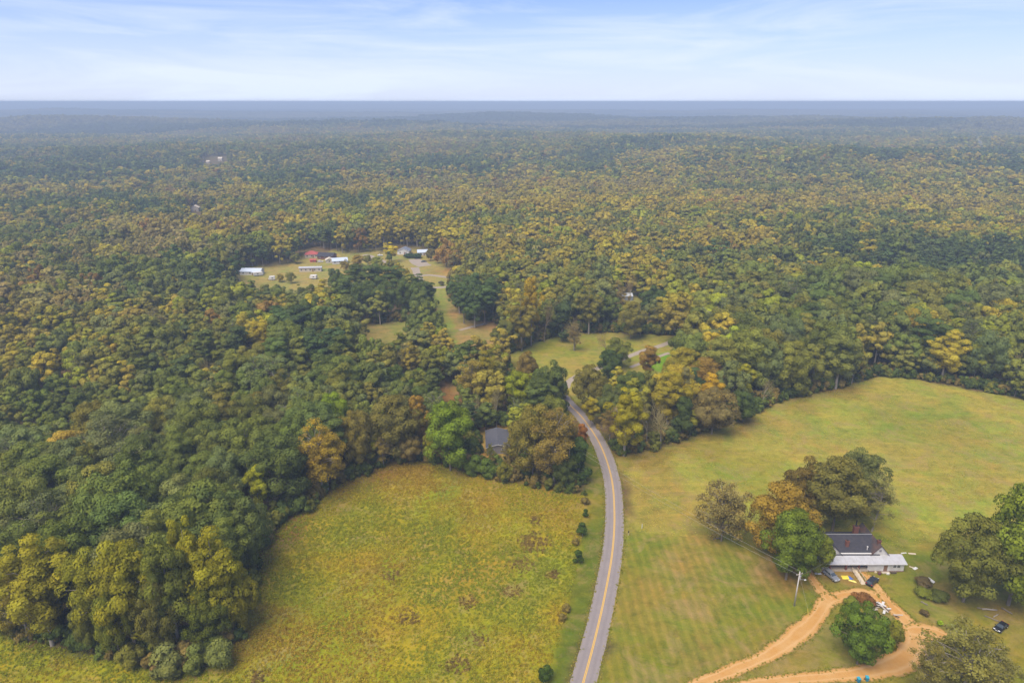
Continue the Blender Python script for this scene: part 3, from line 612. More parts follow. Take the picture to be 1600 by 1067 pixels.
for x in (0.6, 1.25 + 3.5, 8.05, 10.55):
    MB().box(x - 0.22, 0.15, 0.42, x + 0.22, 0.55, 2.52).build('porch_post', BRICKM if x < 9 else WHITE, house)
door(house, 3.0, 0.95, 2.05, 2.5, BROWND, 0.43); window(house, 6.6, 1.2, 0.9, 1.4, 2.5); window(house, 1.4, 1.2, 0.8, 1.3, 2.5)
door(house, 14.9, 0.95, 2.1, 0.12, BROWND, 0.18); window(house, 17.2, 1.25, 0.75, 0.75, 0.12); window(house, 18.25, 1.25, 0.75, 0.75, 0.12)
MB().box(13.9, -0.75, 0.0, 15.9, 0.0, 0.14).build('step', WOOD, house)
for gx0 in (1.8, 14.2): MB().box(gx0 - .3, 2.44, 4.3, gx0 + .3, 2.49, 4.9).build('gable_vent', GREYW, house)
# porch clutter
def thing_box(name, px, py, size, rz, m, label, cat, z=0.0, bevel=0.02):
    x, y = G(px, py); o = MB().box(-size[0] / 2, -size[1] / 2, 0, size[0] / 2, size[1] / 2, size[2]).build(name, m, None, bevel)
    o.location = (x, y, float(terr(x, y)) + z); o.rotation_euler = (0, 0, rz); return tag(o, label, cat)
def on_porch(x, y, z, o): o.location = (hx + x, hy + y, z)
# wheelchair ramp
ax, ay = G(1334, 892); bx_, by_ = G(1350, 913)
ang = math.atan2(by_ - ay, bx_ - ax); Lr = math.hypot(bx_ - ax, by_ - ay)
ramp = empty('entry_ramp', (ax, ay, 0), ang, 'pale wooden entry ramp sloping down from the farmhouse porch', 'ramp')
for i in range(14):
    u0, u1 = i / 14 * Lr, (i + 0.94) / 14 * Lr
    MB().prism([(u0, -0.62, 0.44 * (1 - u0 / Lr) + .05), (u1, -0.62, 0.44 * (1 - u1 / Lr) + .05), (u1, -0.62, 0.44 * (1 - u1 / Lr)), (u0, -0.62, 0.44 * (1 - u0 / Lr))], (0, 1.24, 0)).build('plank', WOODP, ramp)
for s in (-1, 1):
    MB().prism([(0, s * .66 - .04, 1.35), (Lr * .9, s * .66 - .04, 0.95), (Lr * .9, s * .66 - .04, 0.87), (0, s * .66 - .04, 1.27)], (0, 0.08, 0)).build('rail', WOODP, ramp)
    for u in (0.05, 0.3, 0.6, 0.88):
        MB().box(u * Lr, s * .66 - .05, 0.0, u * Lr + .1, s * .66 + .05, 1.27 - .42 * u).build('post', WOODP, ramp)

def simple_house(name, px, py, wd, dp, wh, rh, rot, wm, rm, label, cat='house', roof='x', wins=3, dr=True, extra=None):
    x, y = G(px, py); z = float(terr(x, y)); e = empty(name, (x, y, z), math.radians(rot), label, cat)
    MB().box(-wd / 2, 0, 0, wd / 2, dp, wh).build('wall', wm, e)
    o = 0.4
    if roof == 'x':
        ym = dp / 2; k = rh / ym
        slab([(-wd / 2 - o, -o, wh - o * k + .1), (wd / 2 + o, -o, wh - o * k + .1), (wd / 2 + o, ym, wh + rh + .1), (-wd / 2 - o, ym, wh + rh + .1)]).build('roof', rm, e)
        slab([(-wd / 2 - o, ym, wh + rh + .102), (wd / 2 + o, ym, wh + rh + .102), (wd / 2 + o, dp + o, wh - o * k + .1), (-wd / 2 - o, dp + o, wh - o * k + .1)]).build('roof', rm, e)
        for sx in (-wd / 2 + .003, wd / 2 - .103):
            MB().prism([(sx, 0.02, wh + .002), (sx, dp - 0.02, wh + .002), (sx, ym, wh + rh - .05)], (.1, 0, 0)).build('gable', wm, e)
    elif roof == 'y':
        k = rh / (wd / 2)
        slab([(-wd / 2 - o, -o, wh - o * k + .1), (0, -o, wh + rh + .1), (0, dp + o, wh + rh + .1), (-wd / 2 - o, dp + o, wh - o * k + .1)]).build('roof', rm, e)
        slab([(0, -o, wh + rh + .102), (wd / 2 + o, -o, wh - o * k + .1), (wd / 2 + o, dp + o, wh - o * k + .1), (0, dp + o, wh + rh + .102)]).build('roof', rm, e)
        MB().prism([(-wd / 2 + .02, .003, wh + .002), (wd / 2 - .02, .003, wh + .002), (0, .003, wh + rh - .05)], (0, .1, 0)).build('gable', wm, e)
        for s in (-1, 1):
            MB().prism([(s * (wd / 2 + o), -o - .06, wh - o * k - .06), (s * (wd / 2 + o), -o - .06, wh - o * k + .14), (0, -o - .06, wh + rh + .14), (0, -o - .06, wh + rh - .06)], (0, .055, 0)).build('fascia', TRIM, e)
    elif roof == 'hip':
        a = [(-wd / 2 - o, -o, wh), (wd / 2 + o, -o, wh), (wd / 2 + o, dp + o, wh), (-wd / 2 - o, dp + o, wh)]; r1, r2 = (-wd / 2 + dp / 2, dp / 2, wh + rh), (wd / 2 - dp / 2, dp / 2, wh + rh)
        m = MB(); m.poly([a[0], a[1], r2, r1]); m.poly([a[1], a[2], r2]); m.poly([a[2], a[3], r1, r2]); m.poly([a[3], a[0], r1]); m.poly(a[::-1]); m.build('roof', rm, e)
    else:
        slab([(-wd / 2 - .15, -.15, wh + .1), (wd / 2 + .15, -.15, wh + .1), (wd / 2 + .15, dp + .15, wh + rh + .1), (-wd / 2 - .15, dp + .15, wh + rh + .1)], .08).build('roof', rm, e)
    if dr: door(e, wd * 0.12, 0.95, 2.0, 0.0, BROWND, 0.1)
    for i in range(wins):
        xx = -wd / 2 + wd * (i + .5) / wins
        if dr and abs(xx - wd * .12) < 1.1: xx -= 1.6
        window(e, xx, 1.0, min(1.0, wd / wins * .5), 1.0, 0.0)
    if extra: extra(e)
    return e
def second_house(e):
    MB().box(3.7, 1.5, 1.4, 4.06, 2.0, 5.4).build('chimney', BRICKM, e)
simple_house('cottage', 778, 709, 7.6, 12.5, 2.7, 1.0, 3, GREYW, mat('grey_shingle', (0.075, 0.078, 0.095), .95, noise=(1.2, .7, (.11, .105, .115))), 'small grey house with dark shingle roof tucked among trees', roof='y', wins=2, dr=False)
simple_house('mobile_home', 485, 424.8, 15.5, 4.3, 2.9, 0.5, 6, CREAM, METAL_W, 'long cream mobile home on the tan lawn', 'mobile home', roof='x', wins=5)
def blue_roof(e):
    MB().box(6.3, -2.4, 0, 6.5, -2.2, 2.4).build('porch_post', TRIM, e); slab([(2.0, -2.6, 2.5), (6.6, -2.6, 2.5), (6.6, 0, 2.9), (2.0, 0, 2.9)]).build('porch_roof', BLUEW, e)
simple_house('ranch_house', 391, 430, 14.5, 7.5, 2.6, 1.6, -2, WHITE, BLUEW, 'white house with pale metal roof at the end of the tan lawn', roof='x', wins=3, extra=blue_roof)
simple_house('red_roof_house', 487, 403, 10, 8, 2.6, 2.2, 10, CREAM, REDR, 'cream house under a red metal roof', roof='hip', wins=3)
simple_house('brick_house', 508, 405.5, 12.5, 8, 2.6, 2.0, -8, BRICKM, ROOF_D, 'brick house with grey roof beside the red-roofed one', roof='x', wins=3)
simple_house('garden_shed', 489, 410, 4.2, 3.2, 1.7, 0.7, 4, mat('red_siding', (0.42, 0.10, 0.075), 0.7), REDR, 'little red shed below the red-roofed house', 'shed', roof='x', wins=0)
simple_house('cream_outbuilding', 515, 411.5, 5.6, 5.5, 2.4, 1.3, 14, CREAM, CREAM, 'small cream gabled outbuilding beside the blue-white roof', 'shed', roof='y', wins=1, dr=False)
simple_house('metal_roof_house', 531.5, 412.5, 11, 7.5, 2.4, 1.6, 16, WHITE, BLUEW, 'low white house with bright blue-white metal roof', roof='x', wins=3)
simple_house('white_bungalow', 630, 398, 9.5, 8, 2.9, 2.2, -6, WHITE, mat('blue_grey_shingle', (0.16, 0.18, 0.23), 0.9), 'white house with blue-grey roof behind dark hedges', roof='y', wins=2)
simple_house('white_garage', 661, 399.5, 8, 6, 2.7, 1.6, 12, WHITE, BLUEW, 'small white building partly hidden by trees near dark hedges', 'garage', roof='x', wins=1)
simple_house('metal_shed', 980, 469.5, 6.8, 5.5, 2.6, 0.7, -3, mat('blue_grey_metal', (0.20, 0.23, 0.29), 0.6), mat('bright_metal', (0.48, 0.51, 0.55), 0.45, 0.1), 'grey-blue metal shed with pale sloping roof among trees', 'shed', roof='shed', wins=0)
simple_house('far_farmhouse', 304, 331, 9, 8, 4.5, 2.5, 10, CREAM, CREAM, 'far-off pale house showing through autumn trees', roof='y', wins=3)
simple_house('far_white_house', 344, 252, 8, 7, 5, 2.5, 0, CREAM, CREAM, 'distant white building rising from the hazy wood', roof='x', wins=4)
simple_house('far_hill_house', 325, 256, 6, 6, 4, 2, 8, CREAM, CREAM, 'tiny pale house beside the distant white building', roof='x', wins=3)

# ------------------------------------------------------------------ vehicles
CARGLASS = mat('car_glass', (0.05, 0.065, 0.08), 0.08, spec=0.8)
HEADL = mat('headlight_glass', (0.75, 0.77, 0.8), 0.15, spec=0.6); TAILL = mat('taillight_red', (0.45, 0.02, 0.02), 0.2, spec=0.6)
RIM = mat('alloy', (0.5, 0.5, 0.52), 0.3, 0.7)
def make_car(name, px, py, rz, paint, label, style='suv', cat='car'):
    x, y = G(px, py); e = empty(name, (x, y, float(terr(x, y)) + 0.04), math.radians(rz), label, cat); e.scale = (.92, .92, .92)
    if style == 'suv': L, Wc, low, high = 4.6, 1.85, [(-2.3, .42), (-2.28, .95), (-2.15, 1.08), (0.95, 1.05), (2.1, .90), (2.28, .72), (2.3, .42)], [(-2.2, 1.06), (-2.0, 1.62), (-1.6, 1.70), (0.1, 1.68), (0.95, 1.04)]
    else: L, Wc, low, high = 4.55, 1.78, [(-2.27, .40), (-2.25, .88), (-2.1, .97), (0.95, .93), (2.05, .80), (2.25, .62), (2.27, .40)], [(-1.75, .96), (-1.0, 1.38), (-0.5, 1.43), (0.15, 1.41), (1.05, .92)]
    h = Wc / 2
    def loft(prof, wb, wt, z0, z1):
        m = MB(); n = len(prof)
        rings = []
        for s, f in ((-1, 1.0), (1, 1.0)):
            rings.append([(px_, s * (wb + (wt - wb) * max(0, min(1, (pz - z0) / (z1 - z0)))), pz) for px_, pz in prof])
        b = len(m.v); m.v += rings[0] + rings[1]
        m.f.append(tuple(range(n))); m.f.append(tuple(range(2 * n - 1, n - 1, -1)))
        for i in range(n): j = (i + 1) % n; m.f.append((i, n + i, n + j, j))
        return m
    loft(low, h, h * .96, .4, 1.1).build('body', paint, e, bevel=0.05)
    loft([(-2.0, .22), (-2.0, .42), (2.05, .42), (2.05, .22)], h * .9, h * .94, .2, .45).build('underbody', BLACK, e)
    z0, z1 = high[0][1] - .02, max(p[1] for p in high); wb, wt = h * .93, h * .72
    loft(high, wb, wt, z0, z1).build('cabin', paint, e, bevel=0.03)
    wy = lambda z: wb + (wt - wb) * max(0, min(1, (z - z0) / (z1 - z0)))
    (xa, za), (xb, zb) = high[-1], high[-2]
    def lerp(a, b, u): return a + (b - a) * u
    def pane(nm, P):
        c = np.mean(P, axis=0); o = MB().prism(P, (0, 0, 0.0)) if 0 else MB().poly(P); return o.build(nm, CARGLASS, e)
    off = 0.03
    q = [(lerp(xa, xb, .1) + off, -wy(lerp(za, zb, .1)) * .93, lerp(za, zb, .1) + off), (lerp(xa, xb, .1) + off, wy(lerp(za, zb, .1)) * .93, lerp(za, zb, .1) + off), (lerp(xa, xb, .92) + off, wy(zb) * .9, lerp(za, zb, .92) + off), (lerp(xa, xb, .92) + off, -wy(zb) * .9, lerp(za, zb, .92) + off)]
    pane('windshield', q)
    (xc, zc_), (xd, zd) = high[0], high[1]
    q = [(lerp(xc, xd, .15) - off, -wy(zc_) * .88, lerp(zc_, zd, .15) + off), (lerp(xc, xd, .15) - off, wy(zc_) * .88, lerp(zc_, zd, .15) + off), (lerp(xc, xd, .92) - off, wy(zd) * .9, lerp(zc_, zd, .92) + off), (lerp(xc, xd, .92) - off, -wy(zd) * .9, lerp(zc_, zd, .92) + off)]
    pane('rear_window', q)
    zl, zh = z0 + .12, z1 - .12
    xs0, xs1 = high[0][0] + .25, high[-1][0] - .25
    for s in (-1, 1):
        for (u0, u1) in ((0.04, .48), (.53, .97)):
            a0, a1 = lerp(xs0, xs1, u0), lerp(xs0, xs1, u1); top0 = max(a0, high[2][0] - .3 if u0 < .3 else a0); top1 = min(a1, high[-2][0] + .05)
            if style == 'sedan': top0 = max(top0, high[1][0])
            pane('side_window', [(a0, s * (wy(zl) + off), zl), (a1, s * (wy(zl) + off), zl), (top1, s * (wy(zh) + off), zh), (top0, s * (wy(zh) + off), zh)])
        MB().box(2.12, s * h * .62 - .2, .66, 2.31, s * h * .62 + .2, .82).build('headlight', HEADL, e, .03)
        MB().box(-2.33, s * h * .78 - .14, .82, -2.2, s * h * .78 + .14, 1.02 if style == 'suv' else .92).build('taillight', TAILL, e, .02)
        MB().box(0.75, s * (h + .02), .98, .95, s * (h + .02) + s * .18, 1.12).build('mirror', paint, e, .02)
    for wx in (-1.42, 1.42):
        for s in (-1, 1):
            wh = MB().tube([(wx, s * (h - .2), .34), (wx, s * (h + .02), .34)], .34, 16).build('wheel', BLACK, e)
            MB().tube([(wx, s * (h + .005), .34), (wx, s * (h + .035), .34)], .21, 12).build('rim', RIM, wh)
    MB().box(2.27, -.3, .5, 2.32, .3, .62).build('number_plate', TRIM, e)
    return e
make_car('parked_suv', 1298.5, 902, -70, mat('silver_paint', (0.36, 0.37, 0.39), 0.3, 0.5), 'silver suv parked before the farmhouse porch', 'suv', 'suv')
make_car('parked_suv', 1362.5, 911, 40, mat('charcoal_paint', (0.035, 0.04, 0.05), 0.25, 0.3), 'charcoal suv with red taillights parked at the foot of the ramp', 'suv', 'suv')
make_car('parked_car', 1563, 982, 212, mat('black_paint', (0.018, 0.02, 0.026), 0.25, 0.3), 'black car parked alone on the grass by the big oaks', 'sedan')
make_car('parked_car', 594, 400, 10, mat('white_paint', (0.7, 0.7, 0.7), 0.3), 'white car on the dirt beyond the tall yellow tree', 'sedan')
make_car('parked_car', 662, 409.5, 200, mat('grey_paint', (0.12, 0.13, 0.14), 0.3, .3), 'dark grey car on the pale parking pad', 'sedan')
make_car('parked_van', 501, 410, 15, mat('cream_paint', (0.66, 0.62, 0.56), 0.35), 'cream van parked below the brick house', 'suv', 'van')
# travel trailers by the far homes
def trailer(px, py, rz, m, label, L=6.5):
    x, y = G(px, py); e = empty('travel_trailer', (x, y, float(terr(x, y))), math.radians(rz), label, 'trailer')
    MB().prism([(-L / 2, -1.2, .6), (L / 2 - .3, -1.2, .6), (L / 2, -1.2, 1.2), (L / 2 - .6, -1.2, 2.8), (-L / 2 + .2, -1.2, 2.9), (-L / 2, -1.2, 2.6)], (0, 2.4, 0)).build('body', m, e, .08)
    for s in (-1, 1):
        MB().tube([(-.5, s * 1.05, .35), (-.5, s * 1.22, .35)], .35, 12).build('wheel', BLACK, e)
        MB().box(-1.2, s * 1.21 - .01, 1.5, 0, s * 1.21 + .01, 2.1).build('window', GLASS, e)
    MB().box(L / 2 - .3, -.06, .5, L / 2 + 1.2, .06, .6).build('hitch', BLACK, e)
trailer(404, 431, 30, TRIM, 'white travel trailer beside the pale-roofed house')
trailer(490, 436, 170, mat('trailer_white', (0.62, 0.60, 0.57), 0.6), 'white trailer at the wooded edge of the tan lawn', 5)
trailer(425, 438, 190, TRIM, 'white trailer among shrubs near the pale-roofed house', 4.2)

# ------------------------------------------------------------------ pole, wires, roadside and yard things
UTIL = mat('weathered_pole', (0.46, 0.43, 0.40), 0.85, noise=(2, .4, (.34, .31, .28)))
def utility_pole(px, base, top, label, rot=0, lamp=True):
    x, y = G(px, base); u, b, c = ray(px, top); h = CAM_H + c * (y / b)
    e = empty('utility_pole', (x, y, 0), math.radians(rot), label, 'utility pole')
    MB().tube([(0, 0, -.3), (0, 0, h)], [0.19, 0.12], 10).build('pole', UTIL, e, smooth=True)
    MB().box(-0.9, -.06, h - .75, .9, .06, h - .62).build('crossarm', WOOD, e)
    for xx in (-.8, .8): MB().tube([(xx, 0, h - .62), (xx, 0, h - .42)], .05, 6).build('insulator', TRIM, e)
    MB().tube([(0, 0, h), (0, 0, h + .18)], .05, 6).build('insulator', TRIM, e)
    MB().tube([(0.32, 0, h - 2.0), (0.32, 0, h - 1.15)], .24, 12).build('transformer', STEEL, e)
    if lamp:
        a = MB().tube([(0, 0, h - 2.3), (.6, -.3, h - 2.15), (1.3, -.6, h - 2.2)], .035, 6).build('lamp_arm', STEEL, e)
        MB().box(1.15, -.75, h - 2.32, 1.6, -.5, h - 2.16).build('lamp_head', TRIM, a)
    return x, y, h
p1 = utility_pole(1241, 946, 893, 'grey utility pole with small transformer on the lawn beside the clay drive', 20)
p2 = utility_pole(889, 742, 690, 'utility pole almost hidden in the trees beside the road bend', 60, False)
WIRE = mat('wire', (0.42, 0.40, 0.38), 0.5)
def wire(a, b, sag, label):
    a = np.array(a); b = np.array(b); pts = [a + (b - a) * u + np.array([0, 0, -sag * 4 * u * (1 - u)]) for u in np.linspace(0, 1, 17)]
    tag(MB().tube(pts, 0.014, 5).build('power_line', WIRE), label, 'power line')
wire((p1[0] - .75, p1[1] - .27, p1[2] - .42), (p2[0] - .4, p2[1] - .69, p2[2] - .42), 1.5, 'overhead wire on the pole crossarm above the mown lawn')
wire((p1[0], p1[1], p1[2] + .18), (p2[0], p2[1], p2[2] + .18), 1.2, 'overhead wire on the very tip of the pole above the lawn')
wire((p1[0] + .3, p1[1] + .1, p1[2] - 1.1), (hx + 3.0, hy + 2.1, 4.4), 0.6, 'service wire from the pole to the farmhouse gable')
gx1, gy1 = G(1263, 963)
tag(MB().tube([(p1[0] + .05, p1[1], p1[2] - 1.0), (gx1 - .25, gy1 + .45, 2.0)], .012, 5).build('guy_wire', WIRE), 'thin steel guy wire bracing the utility pole', 'guy wire')
tag(MB().tube([(gx1, gy1, 0), (gx1 - .25, gy1 + .45, 2.0)], .06, 8).build('guy_guard', mat('guard_yellow', (0.62, 0.47, 0.08), .5)), 'yellow guy-wire guard leaning beside the utility pole', 'guy guard')
TURQ = mat('turquoise_plastic', (0.02, 0.20, 0.29), 0.4)
def bin_(px, py, label, rz):
    x, y = G(px, py); e = empty('wheeled_bin', (x, y, 0), rz, label, 'bin')
    MB().prism([(-.24, -.28, .05), (.24, -.28, .05), (.31, -.36, 1.0), (-.31, -.36, 1.0)], (0, .62, 0)).build('body', TURQ, e, .03)
    MB().prism([(-.34, -.40, 1.003), (.34, -.40, 1.003), (.34, -.40, 1.07), (-.34, -.40, 1.07)], (0, .78, .06)).build('lid', mat('turquoise_lid', (0.035, 0.30, 0.40), 0.4), e, .02)
    for s in (-1, 1): MB().tube([(s * .3, .36, .13), (s * .36, .36, .13)], .13, 10).build('wheel', BLACK, e)
    MB().tube([(-.22, .44, .95), (.22, .44, .95)], .025, 6).build('handle', TURQ, e)
bin_(1341, 1065, 'turquoise wheeled bin standing a little apart by the clay drive', .2); bin_(1354, 1063, 'turquoise wheeled bin beside its twin, farther along the clay drive', -.1)
x, y = G(982, 836); mb = empty('mailbox', (x, y, 0), -.2, 'roadside mailbox with pale post at the edge of the lawn', 'mailbox')
MB().box(-.06, -.06, 0, .06, .06, 1.05).build('post', WOODP, mb); MB().prism([(-.15, -.28, 1.053), (.15, -.28, 1.053), (.15, -.28, 1.22), (.08, -.28, 1.32), (-.08, -.28, 1.32), (-.15, -.28, 1.22)], (0, .56, 0)).build('box', BLACK, mb); MB().box(.155, .05, 1.15, .17, .1, 1.42).build('flag', TAILL, mb)
x, y = G(1003, 825); mp_ = empty('marker_post', (x, y, 0), 0, 'short white marker post where lawn meets pasture', 'post')
MB().tube([(0, 0, -.1), (0, 0, 1.35)], .09, 8).build('post', TRIM, mp_); MB().tube([(0, 0, 1.352), (0, 0, 1.42)], .11, 8).build('cap', STEEL, mp_)
# boards, logs and junk
def board(px, py, L, wd, rz, m, label, th=.06, tilt=0.0, z=0.0, name='board', cat='board'):
    x, y = G(px, py); o = MB().box(-L / 2, -wd / 2, 0, L / 2, wd / 2, th).build(name, m); o.location = (x, y, .05 + z); o.rotation_euler = (0, tilt, math.radians(rz)); return tag(o, label, cat)
def log(px, py, L, r, rz, m, label):
    x, y = G(px, py); k = [(-L / 2, 0, r), (-L * .2, r * .4, r * 1.05), (L * .2, -r * .3, r), (L / 2, 0, r * .9)]
    e = empty('fallen_log', (x, y, 0), math.radians(rz), label, 'log')
    MB().tube(k, [r, r * .95, r * .85, r * .7], 9).build('log_body', m, e, smooth=True)
    MB().tube([(L * .2, 0, r), (L * .3, r * 2.2, r * 1.8)], [r * .3, r * .15], 6).build('branch_stub', m, e)
log(1546, 953, 3.4, .22, -5, PALE, 'pale log lying at the foot of the big oaks'); log(1533, 951, 1.7, .16, -15, BARK, 'short dark log beside the pale one under the oaks')
log(1444, 943, 1.6, .18, -50, BARK, 'short brown log by the low shrubs'); log(1550, 967, 3.0, .16, -40, BARK, 'thin brown log beside the black parked car'); log(1556, 962, 2.2, .13, 30, PALE, 'thin pale log crossing the brown one by the black car')
log(1573, 955, 2.4, .2, -60, BARK, 'dark log leaning under the outer branches of the oaks')
log(1120, 842, 2.0, .25, 10, BARK, 'dark log under the lone thinning tree')
board(1425, 865, 1.9, .6, -8, WOODP, 'pale board lying on grass behind the farmhouse addition'); board(1412, 864, 1.5, .35, 5, TRIM, 'narrow white board lying behind the farmhouse addition')
board(1430, 888, 1.4, .7, 30, TRIM, 'white scrap panel beside the farmhouse end wall'); board(1424, 886, 1.0, .4, -30, WOODP, 'pale scrap board beside the farmhouse end wall')
board(1454, 909, 1.7, .9, -55, TRIM, 'white panel resting on the dark brush pile', z=.5, tilt=.2)
def tarp(px, py, s, m, label, rz=0):
    rg = np.random.default_rng(int(px * 7 + py)); n = 7; V = []
    for j in range(n):
        for i in range(n): V.append(((i / (n - 1) - .5) * s[0] * (1 + .2 * rg.random()), (j / (n - 1) - .5) * s[1] * (1 + .2 * rg.random()), .08 + .25 * rg.random() * (0 if i in (0, n - 1) or j in (0, n - 1) else 1)))
    q = [(j * n + i, j * n + i + 1, (j + 1) * n + i + 1, (j + 1) * n + i) for j in range(n - 1) for i in range(n - 1)]
    o = link('crumpled_tarp', npmesh('crumpled_tarp', V, q, mats=[m])); x, y = G(px, py); o.location = (x, y, 0.0); o.rotation_euler = (0, 0, rz); return tag(o, label, 'tarp')
tarp(1321, 902, (1.7, 1.3), mat('tarp_yellow', (0.72, 0.55, 0.06), .6), 'crumpled yellow tarp on the ground before the porch'); tarp(1327.5, 903, (1.0, 1.3), mat('tarp_blue', (0.06, 0.13, 0.42), .5), 'crumpled blue tarp among yellow ones before the porch', .4)
tarp(1332, 908, (1.6, .5), mat('tarp_yellow2', (0.70, 0.60, 0.16), .6), 'thin pale yellow strip lying by the ramp', -.5); tarp(1278, 896, (1.5, .7), TRIM, 'white crumpled sheet beside the silver suv')
thing_box('storage_chest', 1282, 892, (.8, .5, .5), .3, CREAM, 'cream storage chest beside the silver suv', 'chest'); thing_box('storage_chest', 1290, 888.5, (2.4, .6, .45), 0, TRIM, 'long white chest at the porch corner by the green tree', 'chest')
thing_box('wash_tub', 1374, 897, (.8, .6, .5), .5, mat('maroon_plastic', (.12, .05, .06), .5), 'maroon tub in front of the addition door', 'tub'); thing_box('plastic_crate', 1368, 894.5, (.5, .4, .35), .2, WOODP, 'tan crate against the white addition wall', 'crate'); thing_box('cooler_box', 1387, 897, (.7, .4, .4), -.2, TRIM, 'white cooler by the step of the addition', 'cooler')
thing_box('tool_bench', 1396, 895.5, (1.4, .4, .5), 0, DARKW, 'low dark bench against the addition foundation', 'bench')
def chair_on_porch(xl, m, label):
    e = empty('porch_chair', (hx + xl, hy + 1.6, .425), 0.2, label, 'chair')
    MB().box(-.28, -.28, .4, .28, .28, .46).build('seat', m, e); MB().box(-.28, .24, .463, .28, .3, 1.0).build('backrest', m, e)
    for sx in (-.25, .25):
        for sy in (-.25, .25): MB().box(sx - .03, sy - .03, 0, sx + .03, sy + .03, .398).build('leg', m, e)
chair_on_porch(5.9, TRIM, 'white chair on the farmhouse porch by the ramp'); chair_on_porch(9.4, mat('blue_plastic', (.1, .16, .35), .5), 'blue chair on the farmhouse porch beside the addition wall'); chair_on_porch(2.2, BROWND, 'brown chair on the shaded end of the porch')
# scrap heap on the island: every board a thing of its own
RS = random.Random(3); sx0, sy0 = G(1371, 950)
heap_cols = [(DARKW, 'dark weathered'), (WOOD, 'grey weathered'), (TRIM, 'white painted')]
for i in range(22):
    m, cw = heap_cols[0 if i < 9 else (1 if i < 16 else 2)]
    dx_, dy_ = (RS.gauss(0, 1.7), RS.gauss(0, 1.3)) if i < 16 else (RS.gauss(1.6, .7), RS.gauss(.3, .9))
    o = MB().box(-RS.uniform(.6, 1.5), -.14, 0, RS.uniform(.6, 1.4), .2 if i < 16 else .4, .07).build('scrap_board', m)
    o.location = (sx0 + dx_, sy0 + dy_, .12 + .75 * max(0, 1 - math.hypot(dx_, dy_) / 3) * RS.random() + i * .004); o.rotation_euler = (RS.gauss(0, .2), RS.gauss(0, .2), RS.uniform(0, 3.1))
    tag(o, f'{cw} board in the scrap heap on the drive island', 'board', f'{cw} scrap boards')
# things round the cottage
for i in range(6):
    board(793 + (i % 2) * 2, 681 + i * 1.1, 4.2, .5, -52 + i * 3, WOODP if i % 3 else TRIM, 'long pale board in the leaning stack beside the cottage', .12, 0, .12 + .13 * i, 'lumber_board') ['group'] = 'pale boards stacked by the cottage'
x, y = G(813, 676); e = empty('riding_mower', (x, y, 0), .8, 'small red riding mower under the brown tree near the cottage', 'mower'); RED = mat('mower_red', (.42, .03, .04), .35)
MB().prism([(-.3, -.35, .3), (1.0, -.35, .3), (1.05, -.35, .75), (.35, -.35, .85), (.2, -.35, .5), (-.3, -.35, .5)], (0, .7, 0)).build('hood', RED, e, .03); MB().box(-.6, -.3, .5, -.1, .3, .62).box(-.7, -.3, .6, -.58, .3, 1.05).build('seat', BLACK, e)
for wx, r in ((-.45, .32), (.8, .22)):
    for s in (-1, 1): MB().tube([(wx, s * .38, r), (wx, s * .56, r)], r, 12).build('wheel', BLACK, e)
MB().tube([(.25, 0, .8), (.05, 0, 1.05)], .03, 6).build('steering_column', BLACK, e)

# ------------------------------------------------------------------ trees and shrubs one can name
T = tree_px
# yard round the farmhouse
T(1127, 845, 752, 84, 'fan', (0.19, 0.150, 0.085), 'lone grey-brown thinning tree with many upright stems on the lawn')
T(1213, 868, 758, 98, 'oak', (0.225, 0.150, 0.040), 'orange-brown oak between the lone thinning tree and the farmhouse')
T(1228, 905, 795, 92, 'oak', (0.105, 0.135, 0.026), 'bright green oak in front of the orange-brown oak')
T(1266, 894, 826, 60, 'round', (0.120, 0.135, 0.028), 'low green tree brushing the end of the farmhouse porch')
T(1300, 832, 716, 110, 'oak', (0.135, 0.120, 0.048), 'large dark olive oak standing behind the farmhouse')
T(1250, 815, 715, 66, 'oak', (0.145, 0.105, 0.040), 'brown-tinged oak beside the large dark oak behind the farmhouse')
T(1335, 806, 703, 74, 'oak', (0.115, 0.122, 0.062), 'grey-green oak rising highest behind the farmhouse')
T(1362, 830, 742, 56, 'sparse', (0.19, 0.18, 0.095), 'wispy pale tree beside the oaks behind the farmhouse')
T(1505, 940, 805, 112, 'oak', (0.128, 0.128, 0.042), 'dark spreading oak at the edge of the yard logs')
T(1575, 945, 758, 130, 'oak', (0.135, 0.160, 0.028), 'tall yellow-green topped oak beside the yard logs')
T(1640, 930, 770, 130, 'oak', (0.105, 0.125, 0.034), 'green oak half out of view past the yard logs')
T(1600, 905, 800, 90, 'oak', (0.115, 0.125, 0.036), 'green oak standing behind the tall yellow-green topped oak')
T(1339, 1037, 948, 80, 'round', (0.085, 0.125, 0.026), 'dense green tree on the island inside the looping drive', var=2)
T(1391, 1012, 972, 34, 'bush', (0.15, 0.145, 0.028), 'olive shrub beside the dense tree on the drive island', 'shrub')
T(1386, 1008, 984, 22, 'bush', (0.085, 0.085, 0.045), 'grey-green shrub tucked behind the olive shrub on the island', 'shrub')
T(1345, 942, 931, 38, 'bush', (0.15, 0.07, 0.042), 'reddish brush at the scrap heap on the drive island', 'shrub')
T(1330, 944, 933, 22, 'bush', (0.14, 0.15, 0.035), 'green weeds clump beside the reddish brush on the island', 'shrub')
T(1492, 1098, 984, 140, 'sparse', (0.150, 0.135, 0.055), 'sparse olive tree hanging over the clay fan', var=2)
T(1440, 1090, 1000, 66, 'sparse', (0.165, 0.140, 0.060), 'smaller thin olive tree beside the clay fan', var=1)
T(1540, 1095, 1015, 80, 'sparse', (0.155, 0.140, 0.065), 'thin grey-olive tree below the black parked car', var=0)
T(1440, 914, 903, 26, 'bush', (0.11, 0.082, 0.065), 'dark brown brush pile on the yard grass', 'brush')
